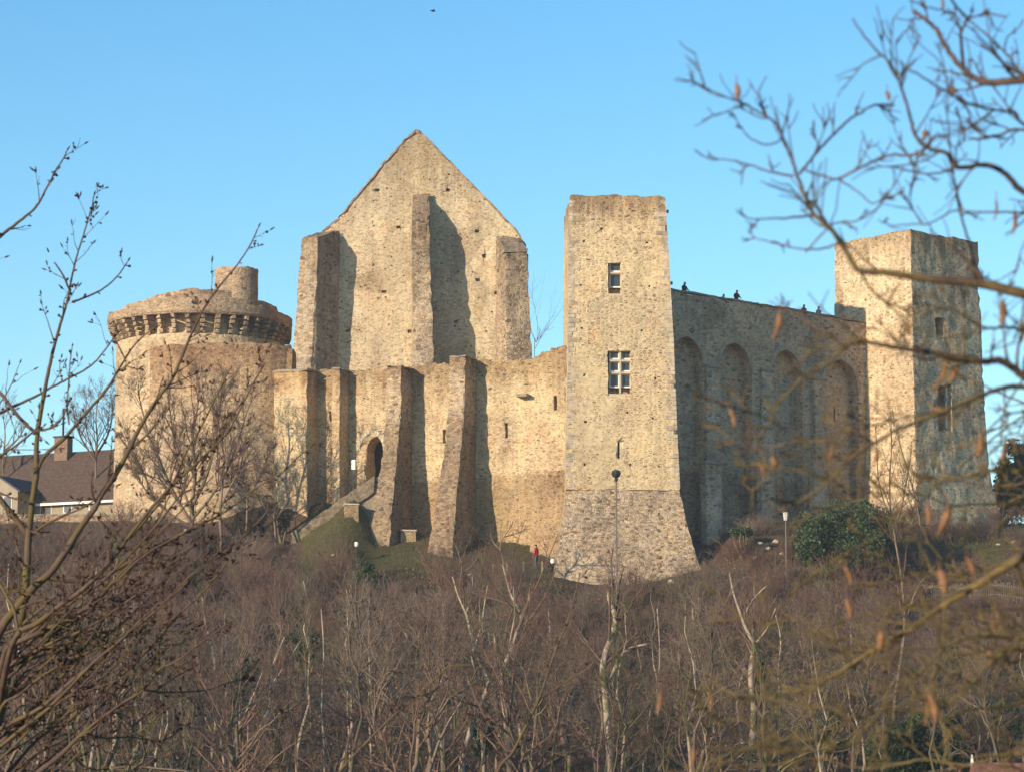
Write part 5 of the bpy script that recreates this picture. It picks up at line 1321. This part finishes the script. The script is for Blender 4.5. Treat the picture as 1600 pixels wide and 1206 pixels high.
LT = [
    ([(-60, 1800), (-55, 1600), (-45, 1400), (-30, 1260), (-12, 1150), (2, 1095)], 46, 22),
    ([(-12, 1150), (2, 1095), (12, 1050), (22, 1005), (36, 950), (42, 890), (45, 835), (51, 780), (57, 740), (57, 700), (61, 660), (70, 610), (80, 560), (92, 515), (105, 470), (113, 430), (120, 400), (128, 375), (137, 345), (144, 322), (147, 305)], 18, 2),
    ([(112, 462), (98, 430), (83, 407), (76, 394)], 4, 1.8), ([(114, 472), (140, 462), (163, 450), (185, 430), (200, 408)], 4.2, 2),
    ([(-170, 560), (-60, 425), (0, 370), (25, 350), (55, 325), (70, 300), (85, 270), (98, 250), (105, 235)], 12, 2),
    ([(56, 738), (70, 712), (100, 685), (130, 650), (165, 610), (190, 570), (208, 542), (228, 522), (243, 512)], 7.5, 2.2),
    ([(197, 565), (185, 540), (178, 527)], 3, 2), ([(196, 571), (212, 577)], 2.5, 2),
    ([(-120, 780), (-40, 662), (0, 645), (25, 633), (60, 617), (80, 605), (110, 590), (140, 573), (160, 552), (175, 532), (185, 520)], 9, 2.2),
    ([(108, 662), (105, 635), (107, 600), (110, 562), (113, 541)], 3, 1.6),
    ([(-120, 540), (-30, 590), (0, 614), (20, 640), (40, 662), (56, 676)], 4, 6), ([(-60, 760), (0, 712), (25, 696), (45, 680), (58, 668)], 7, 2.5),
    ([(60, 672), (80, 668), (95, 655), (103, 640), (108, 628)], 4, 2),
    ([(-150, 690), (-40, 742), (-8, 770), (10, 792), (28, 815), (46, 838)], 5, 11), ([(48, 836), (70, 820), (100, 805), (130, 792), (165, 768), (178, 752)], 5, 2),
    ([(-20, 1180), (-14, 1040), (0, 985), (25, 950), (55, 915), (78, 895), (100, 865), (125, 825), (147, 795), (160, 770), (180, 742), (200, 705), (220, 665), (245, 625), (270, 590), (285, 555), (300, 520), (320, 480), (345, 445), (370, 415), (390, 385), (404, 355)], 18, 2),
    ([(-10, 1150), (20, 1005), (60, 972), (95, 945), (130, 920), (170, 880), (200, 840), (235, 795), (265, 762), (300, 730), (330, 702), (355, 675), (375, 640), (395, 600), (410, 575)], 11, 2.2),
    ([(205, 838), (245, 790), (270, 755), (290, 708), (315, 665), (335, 625), (352, 590), (364, 568), (370, 545)], 5, 2),
    ([(75, 903), (120, 908), (160, 900), (190, 885), (230, 860), (260, 845), (300, 825), (350, 800), (400, 762), (440, 738), (470, 710), (488, 696)], 7, 1.8),
    ([(-12, 1150), (5, 1030), (20, 1007), (41, 997), (71, 984), (104, 966), (128, 954), (150, 940), (170, 916), (188, 902), (212, 878), (240, 858), (262, 846), (320, 816), (350, 800), (372, 785)], 12, 2.5),
    ([(-48, 1430), (-20, 1260), (30, 1206), (60, 1170), (98, 1135), (122, 1113), (151, 1090), (180, 1064), (204, 1041), (230, 1015), (257, 985), (288, 952), (312, 930), (328, 912), (346, 890), (364, 864), (376, 850)], 11, 2.2),
    ([(-50, 1500), (20, 1250), (61, 1206), (92, 1182), (114, 1160), (132, 1143), (163, 1119), (190, 1099), (222, 1079), (238, 1058), (251, 1044), (275, 1033), (306, 1010), (336, 988), (356, 974)], 15, 2.5),
    ([(222, 1077), (262, 1081), (320, 1078), (352, 1068), (380, 1060)], 4, 2), ([(184, 1108), (190, 1130), (203, 1146), (222, 1140), (250, 1115), (268, 1100)], 3.5, 2),
    ([(135, 1145), (165, 1153), (205, 1151), (245, 1157), (268, 1150), (281, 1138)], 4, 2), ([(110, 1168), (120, 1185), (135, 1198), (158, 1202), (172, 1188), (185, 1170)], 4, 2),
    ([(250, 1045), (248, 1020), (252, 995), (262, 985), (290, 990), (305, 984)], 3, 1.8), ([(180, 1260), (215, 1206), (240, 1186), (268, 1178)], 3.5, 2),
    ([(-20, 1220), (0, 1110), (30, 1085), (60, 1060), (100, 1035), (140, 1018), (180, 998), (230, 975), (262, 958)], 7, 2), ([(-18, 1200), (24, 1110), (51, 1103), (69, 1097), (96, 1088), (122, 1076), (163, 1062), (188, 1048)], 5, 2),
    ([(-100, 800), (-30, 870), (0, 912), (12, 934), (22, 952), (28, 985)], 4, 5), ([(121, 1115), (122, 1070), (123, 1020), (125, 975)], 3, 1.6), ([(28, 950), (30, 900), (31, 860), (28, 830)], 3, 1.6),
    ([(122, 960), (150, 985), (160, 1010), (172, 1045), (183, 1060)], 3, 2.5), ([(170, 880), (174, 850), (178, 825), (175, 800)], 2.5, 1.5), ([(200, 705), (240, 668), (262, 640)], 3, 1.5),
    ([(-15, 1180), (40, 1140), (90, 1125), (140, 1095), (175, 1080), (215, 1062)], 4, 1.6), ([(-15, 1160), (30, 1060), (75, 1030), (120, 1000), (165, 985), (205, 975), (238, 965)], 5, 1.8)]
_rg = random.Random(77)
for _i in range(26):
    _y = 960 + 12 * _i + _rg.uniform(-8, 8); _x = -25 - max(0, _y - 1120) * .12; _p = [(_x, _y + 30)]; _sl = _rg.uniform(.25, .95); _n = _rg.randint(4, 9)
    for _k in range(_n):
        _d = _rg.uniform(30, 58); _p.append((_p[-1][0] + _d, _p[-1][1] - _d * _sl + _rg.uniform(-8, 8))); _sl += _rg.uniform(-.12, .22)
    LT.append((_p, _rg.uniform(4.5, 8), 1.8))
near_tree('young_tree', 'near leafless tree with budded mossy branches sweeping up from the left edge', 24.0, LT, NB1, NB1d, BUD, 1, tw=(.5, .24), spread=1.3, bud_gap=.13, bud_r=.0105, twlen=.44, trunk=1, dense=1.6)
ST = [
    ([(735, 1820), (745, 1500), (755, 1300), (777, 1206), (800, 1176), (819, 1139), (841, 1094), (856, 1052), (871, 1007), (890, 962), (901, 917), (905, 900)], 14, 2),
    ([(841, 1092), (875, 1071), (912, 1045), (935, 1026)], 3.5, 1.8), ([(805, 1172), (789, 1169), (762, 1127), (740, 1082), (727, 1045)], 4, 1.8),
    ([(738, 1260), (755, 1180), (764, 1128), (790, 1105), (815, 1075)], 3, 1.5)]
near_tree('sapling', 'thin near sapling with red buds rising at the bottom centre', 24.5, ST, NB1, NB1d, BUD, 2, tw=(.8, .15), spread=.4, twlen=.22, bud_gap=.2, bud_r=.010)
ST2 = [
    ([(430, 1840), (470, 1500), (500, 1260), (530, 1206), (571, 1161), (612, 1120), (639, 1097), (680, 1060), (702, 1041), (742, 1038)], 12, 2),
    ([(500, 1262), (465, 1206), (461, 1139), (440, 1120), (421, 1107)], 5, 2), ([(540, 1196), (545, 1150), (560, 1120)], 3, 1.5), ([(500, 1255), (490, 1206), (505, 1170), (520, 1150)], 3, 1.5)]
near_tree('sapling', 'thin near sapling leaning right at the lower left of centre', 24.0, ST2, NB1, NB1d, BUD, 3, tw=(.8, .15), spread=.4, twlen=.25, bud_gap=.2, bud_r=.010)

# right-hand tree, much nearer and out of focus
X = 1760
RT = [
    ([(1790, 2400), (1785, 2000), (1775, 1600), (1765, 1200), (1758, 900), (1752, 600), (1760, 300), (1765, 50), (1780, -200)], 150, 50),
    ([(X, 560), (1690, 495), (1640, 470), (1600, 460), (1550, 447), (1500, 440), (1440, 435), (1390, 427), (1345, 424), (1330, 408), (1318, 385), (1300, 360), (1272, 335), (1258, 305), (1246, 275), (1238, 252), (1227, 225), (1215, 198), (1203, 186), (1180, 172), (1160, 161), (1143, 155), (1112, 143), (1090, 130)], 24, 2),
    ([(1240, 275), (1200, 268), (1170, 258), (1135, 250), (1105, 248), (1085, 232)], 4.5, 2), ([(1222, 217), (1200, 227), (1172, 216), (1155, 195), (1143, 175)], 3.5, 2),
    ([(1268, 337), (1240, 340), (1210, 342), (1175, 343), (1155, 335)], 5, 2), ([(1310, 382), (1280, 389), (1240, 388), (1205, 379), (1180, 372), (1167, 358)], 4, 2),
    ([(1250, 272), (1275, 240), (1300, 213), (1330, 185), (1345, 177), (1365, 165), (1402, 165), (1416, 172)], 5, 4),
    ([(1258, 266), (1285, 275), (1310, 280), (1345, 262), (1370, 250), (1392, 243), (1420, 243), (1455, 243), (1478, 238)], 4, 5),
    ([(1310, 280), (1340, 300), (1362, 318), (1378, 312), (1400, 305), (1415, 292)], 3.5, 2), ([(1258, 395), (1300, 352), (1340, 345), (1372, 325), (1378, 312)], 3, 3),
    ([(X, 430), (1690, 350), (1620, 312), (1596, 298), (1580, 282), (1560, 264), (1530, 258), (1495, 262), (1478, 240), (1450, 232), (1432, 215), (1424, 190), (1418, 168), (1410, 140), (1400, 115), (1386, 93), (1368, 78), (1345, 50), (1330, 25), (1318, -5)], 16, 2.5),
    ([(X, 290), (1680, 240), (1600, 195), (1585, 176), (1550, 172), (1510, 160), (1485, 146), (1465, 137), (1440, 120), (1410, 105), (1386, 94)], 8, 3),
    ([(X, 230), (1700, 160), (1650, 130), (1600, 125), (1550, 130), (1522, 122), (1505, 108), (1490, 92), (1475, 68), (1462, 46), (1445, 30), (1425, 14), (1405, -8)], 24, 6),
    ([(1505, 105), (1503, 72), (1501, 52), (1510, 30), (1495, 12), (1480, -10)], 6.5, 4), ([(1510, 30), (1530, 45), (1550, 62), (1570, 82), (1588, 105), (1600, 125)], 3.5, 4), ([(1512, 30), (1545, 22), (1580, 28), (1620, 30)], 3.5, 3), ([(1532, 26), (1550, 15), (1565, -5)], 3.5, 2.5),
    ([(1501, 50), (1492, 24), (1470, 16), (1450, 12), (1420, 0)], 3, 2.5), ([(1570, 82), (1573, 60), (1592, 42), (1600, 30)], 3, 2.5),
    ([(1488, 262), (1494, 300), (1502, 340), (1512, 372), (1520, 402), (1523, 430), (1534, 442)], 4, 5), ([(X, 260), (1690, 225), (1600, 203), (1565, 210), (1535, 217), (1508, 220), (1480, 240)], 8, 4),
    ([(X, 360), (1690, 335), (1620, 335), (1570, 332), (1530, 332), (1490, 330), (1465, 343), (1443, 351), (1425, 322), (1422, 300), (1430, 262), (1433, 232)], 6, 2), ([(1372, 344), (1395, 353), (1443, 350)], 2, 3),
    ([(1395, 262), (1398, 280), (1392, 298), (1380, 312)], 3, 2), ([(1398, 262), (1440, 271), (1470, 270), (1495, 262)], 3, 4), ([(1508, 222), (1500, 185), (1492, 165), (1486, 150)], 3, 2.5),
    ([(1485, 146), (1512, 172), (1520, 200), (1540, 212), (1570, 216)], 3, 2.5), ([(X, 700), (1690, 640), (1630, 605), (1600, 588), (1580, 573), (1562, 563), (1540, 565), (1500, 560), (1450, 550), (1400, 543), (1360, 535), (1336, 533), (1312, 550), (1290, 570), (1252, 592), (1230, 615), (1208, 630), (1185, 618)], 20, 3),
    ([(1560, 562), (1535, 566)], 11, 7),
    ([(X, 560), (1680, 525), (1600, 515), (1570, 512), (1540, 512), (1515, 500), (1490, 485), (1460, 480), (1430, 474), (1415, 482)], 9, 3), ([(1342, 425), (1370, 462), (1398, 477), (1420, 490), (1440, 520), (1455, 550)], 4, 2.5),
    ([(X, 660), (1680, 615), (1600, 604), (1560, 608), (1520, 622), (1480, 640), (1440, 656), (1400, 672), (1370, 690), (1330, 716), (1290, 755), (1250, 782), (1210, 800), (1170, 815)], 12, 3),
    ([(1470, 643), (1400, 655), (1350, 668), (1300, 678), (1250, 700), (1200, 735), (1170, 742)], 4, 2.5), ([(1330, 533), (1290, 520), (1240, 490), (1200, 470)], 4, 2),
    ([(X, 800), (1690, 750), (1620, 732), (1580, 737), (1540, 735), (1500, 746), (1450, 745)], 8, 3), ([(1562, 738), (1552, 790), (1530, 835)], 5, 3),
    ([(1230, 672), (1190, 650), (1150, 638), (1110, 625), (1062, 600)], 3.5, 2), ([(1290, 690), (1240, 690), (1190, 700), (1150, 690), (1110, 660)], 3.5, 2),
    ([(X, 840), (1680, 850), (1620, 862), (1580, 880), (1540, 905), (1500, 930), (1460, 955), (1420, 985), (1380, 1005), (1340, 1030), (1300, 1055), (1260, 1078), (1215, 1080), (1185, 1090)], 20, 4),
    ([(1330, 1035), (1310, 1016), (1280, 1012)], 4, 3), ([(1365, 1015), (1350, 1060), (1345, 1090)], 4, 2.5), ([(1478, 945), (1474, 1000), (1460, 1060), (1470, 1120), (1486, 1190)], 4, 3),
    ([(X, 1060), (1680, 1020), (1620, 1002), (1570, 995), (1520, 995), (1480, 1010), (1440, 1048), (1400, 1085), (1340, 1150), (1300, 1171), (1250, 1170), (1200, 1172), (1100, 1168)], 8, 3),
    ([(X, 980), (1690, 1010), (1640, 1020), (1590, 1015), (1560, 1025), (1500, 1085), (1420, 1140), (1360, 1200)], 8, 3), ([(1200, 1172), (1140, 1135), (1120, 1120), (1070, 1085)], 4, 2.5), ([(1345, 1150), (1310, 1110), (1250, 1100), (1120, 1080), (1060, 1085)], 4, 2.5),
    ([(1600, 515), (1575, 490), (1560, 470), (1570, 455), (1585, 440)], 3, 2), ([(1600, 590), (1570, 640), (1565, 690), (1585, 740)], 4, 3), ([(1620, 640), (1570, 650), (1520, 690), (1480, 700)], 4, 2.5)]
def mossy():
    m, t, b = newmat('mossy_bark'); N = NB(t); pos = N.n('NewGeometry').outputs['Position']
    a = N.noise(pos, 40.0, 4, .6); col = N.ramp(a, [(.3, (.055, .036, .036)), (.7, (.15, .10, .08))])
    z = N.n('SeparateXYZ'); N.l(pos, z.inputs[0])
    f = N.math('ADD', N.noise(pos, 6.0, 3, .6), N.math('MULTIPLY', N.math('SUBTRACT', 1.45, z.outputs[2]), .22))
    col = N.mix(N.ramp(f, [(.48, 0.0), (.62, .9)]), col, N.ramp(a, [(.3, (.10, .072, .03)), (.7, (.215, .155, .065))]))
    N.l(col, b.inputs['Base Color']); return m
NB2 = mossy()
e2, L3 = near_tree('leaning_tree', 'near out-of-focus mossy tree reaching in from the right edge with withered catkins', 7.5, RT, NB2, NB2, BUD, 5, buds=False, tw=(.07, .5), spread=.75, twlen=.21, nb2=3, dense=.6, wk=.95)
def mossy_shrub():
    rg = random.Random(31); L = [([(1900, 2300), (1880, 1900), (1850, 1500), (1830, 1200), (1815, 950)], 60, 30)]
    for i in range(19):
        y0 = 640 + i * 33 + rg.uniform(-12, 12); x = 1835; y = y0 + 60; pts = [(x, y)]; xe = rg.uniform(1060, 1330) if i % 2 else rg.uniform(1300, 1480); sl = rg.uniform(-.18, .42)
        while x > xe:
            dx = rg.uniform(40, 75); x -= dx; y += dx * (sl if x < 1600 else -.25) + rg.uniform(-16, 16); sl += rg.uniform(-.14, .14); pts.append((x, y))
        L.append((pts, rg.uniform(9, 13), 2))
    near_tree('hazel_bush', 'mossy near hazel bush whose blurred twigs cross the lower right', 9.0, L, NB2, NB2, BUD, 9, buds=False, tw=(.12, .5), spread=.9, twlen=.2, nb2=3, wk=.55)
mossy_shrub()
def catkins():
    rg = np.random.default_rng(8); parts = []
    spots = [(1150, 130, 36, 12, 0), (1385, 143, 20, 12, 0), (1446, 203, 22, 13, 0), (1486, 137, 22, 13, 0), (1218, 488, 50, 14, -14), (1140, 638, 34, 11, 0), (1478, 560, 62, 12, -14), (1497, 565, 56, 12, -16), (1565, 470, 45, 16, 4), (1532, 680, 50, 18, 0), (1572, 690, 44, 13, -6),
             (1468, 890, 52, 17, 2), (1447, 785, 52, 16, 0), (1482, 785, 58, 13, -20), (1556, 312, 46, 8, -12), (1597, 500, 50, 12, -10), (1206, 712, 24, 12, 0), (1322, 935, 36, 14, 0), (1376, 985, 30, 20, 0), (1452, 1085, 50, 14, 4), (1552, 965, 30, 12, 0), (1448, 1090, 44, 12, 8), (1082, 1165, 40, 13, 0), (1031, 1082, 40, 11, 0), (1545, 1015, 34, 12, 0),
             (1320, 885, 40, 12, 20), (1372, 700, 30, 9, -18), (1186, 722, 26, 10, 30), (1300, 700, 26, 9, -20), (1110, 1085, 34, 10, 0), (1585, 330, 44, 9, 0), (1471, -4, 30, 8, 0), (1418, 505, 24, 8, 10), (1597, 640, 50, 12, 4), (1510, 870, 34, 12, 20), (1455, 640, 30, 16, 70)]
    for (px, py, h, wd, tilt) in spots:
        T = Tubes(); parts.append(T)
        Y = 7.5 + float(rg.uniform(-.3, .3)); s = F / Y; p = np.array(P(px, py, Y)[:]); L = h / s * (.72 + .3 * float(rg.random())); wd *= .62 + .4 * float(rg.random()); tilt += float(rg.normal() * 7); t_ = R(tilt)
        d = nrm(np.array([math.sin(t_), .2 * rg.normal(), -math.cos(t_)])); K = 9; u = np.linspace(0, 1, K)
        pts = p + d * (u * L)[:, None] + np.array([1, .4, 0]) * (.10 * L * np.sin(u * 3.1))[:, None]
        rad = wd / s / 2 * (np.sin(np.clip(u * 1.0 + .04, 0, 1) * 3.0) ** .7 * (1 - .35 * u)) + .0006
        T.add(pts[None], (rad * (1 + .12 * rg.normal(size=K)))[None], 7)
        st2 = np.array([p + np.array([.0, 0, .02]), p + np.array([.003, 0, .01]), p]); T.add(st2[None], np.full((1, 3), .0012), 4)
    m, t, b = newmat('withered_catkin'); N = NB(t); pos = N.n('NewGeometry').outputs['Position']
    N.l(N.ramp(N.noise(pos, 90, 4), [(.3, (.15, .075, .04)), (.7, (.31, .165, .085))]), b.inputs['Base Color'])
    for T in parts: link('catkin', T.mesh(), m, e2)
catkins()

# ------------------------------------------------------------------ thin winter haze
def haze():
    bm = bmesh.new(); bm_box(bm, Vector((0, 1100, -6)), 3040, 2840, 64); me = fin(bm)
    m = bpy.data.materials.new('haze_air'); m.use_nodes = True; t = m.node_tree; t.nodes.remove(t.nodes['Principled BSDF'])
    v = t.nodes.new('ShaderNodeVolumePrincipled'); v.inputs['Color'].default_value = (.80, .88, 1, 1); v.inputs['Density'].default_value = HAZE
    v.inputs['Anisotropy'].default_value = 0.0
    t.links.new(v.outputs[0], t.nodes['Material Output'].inputs['Volume'])
    tag(link('haze', me, m), kind='stuff')
HAZE = 0.00022
haze()
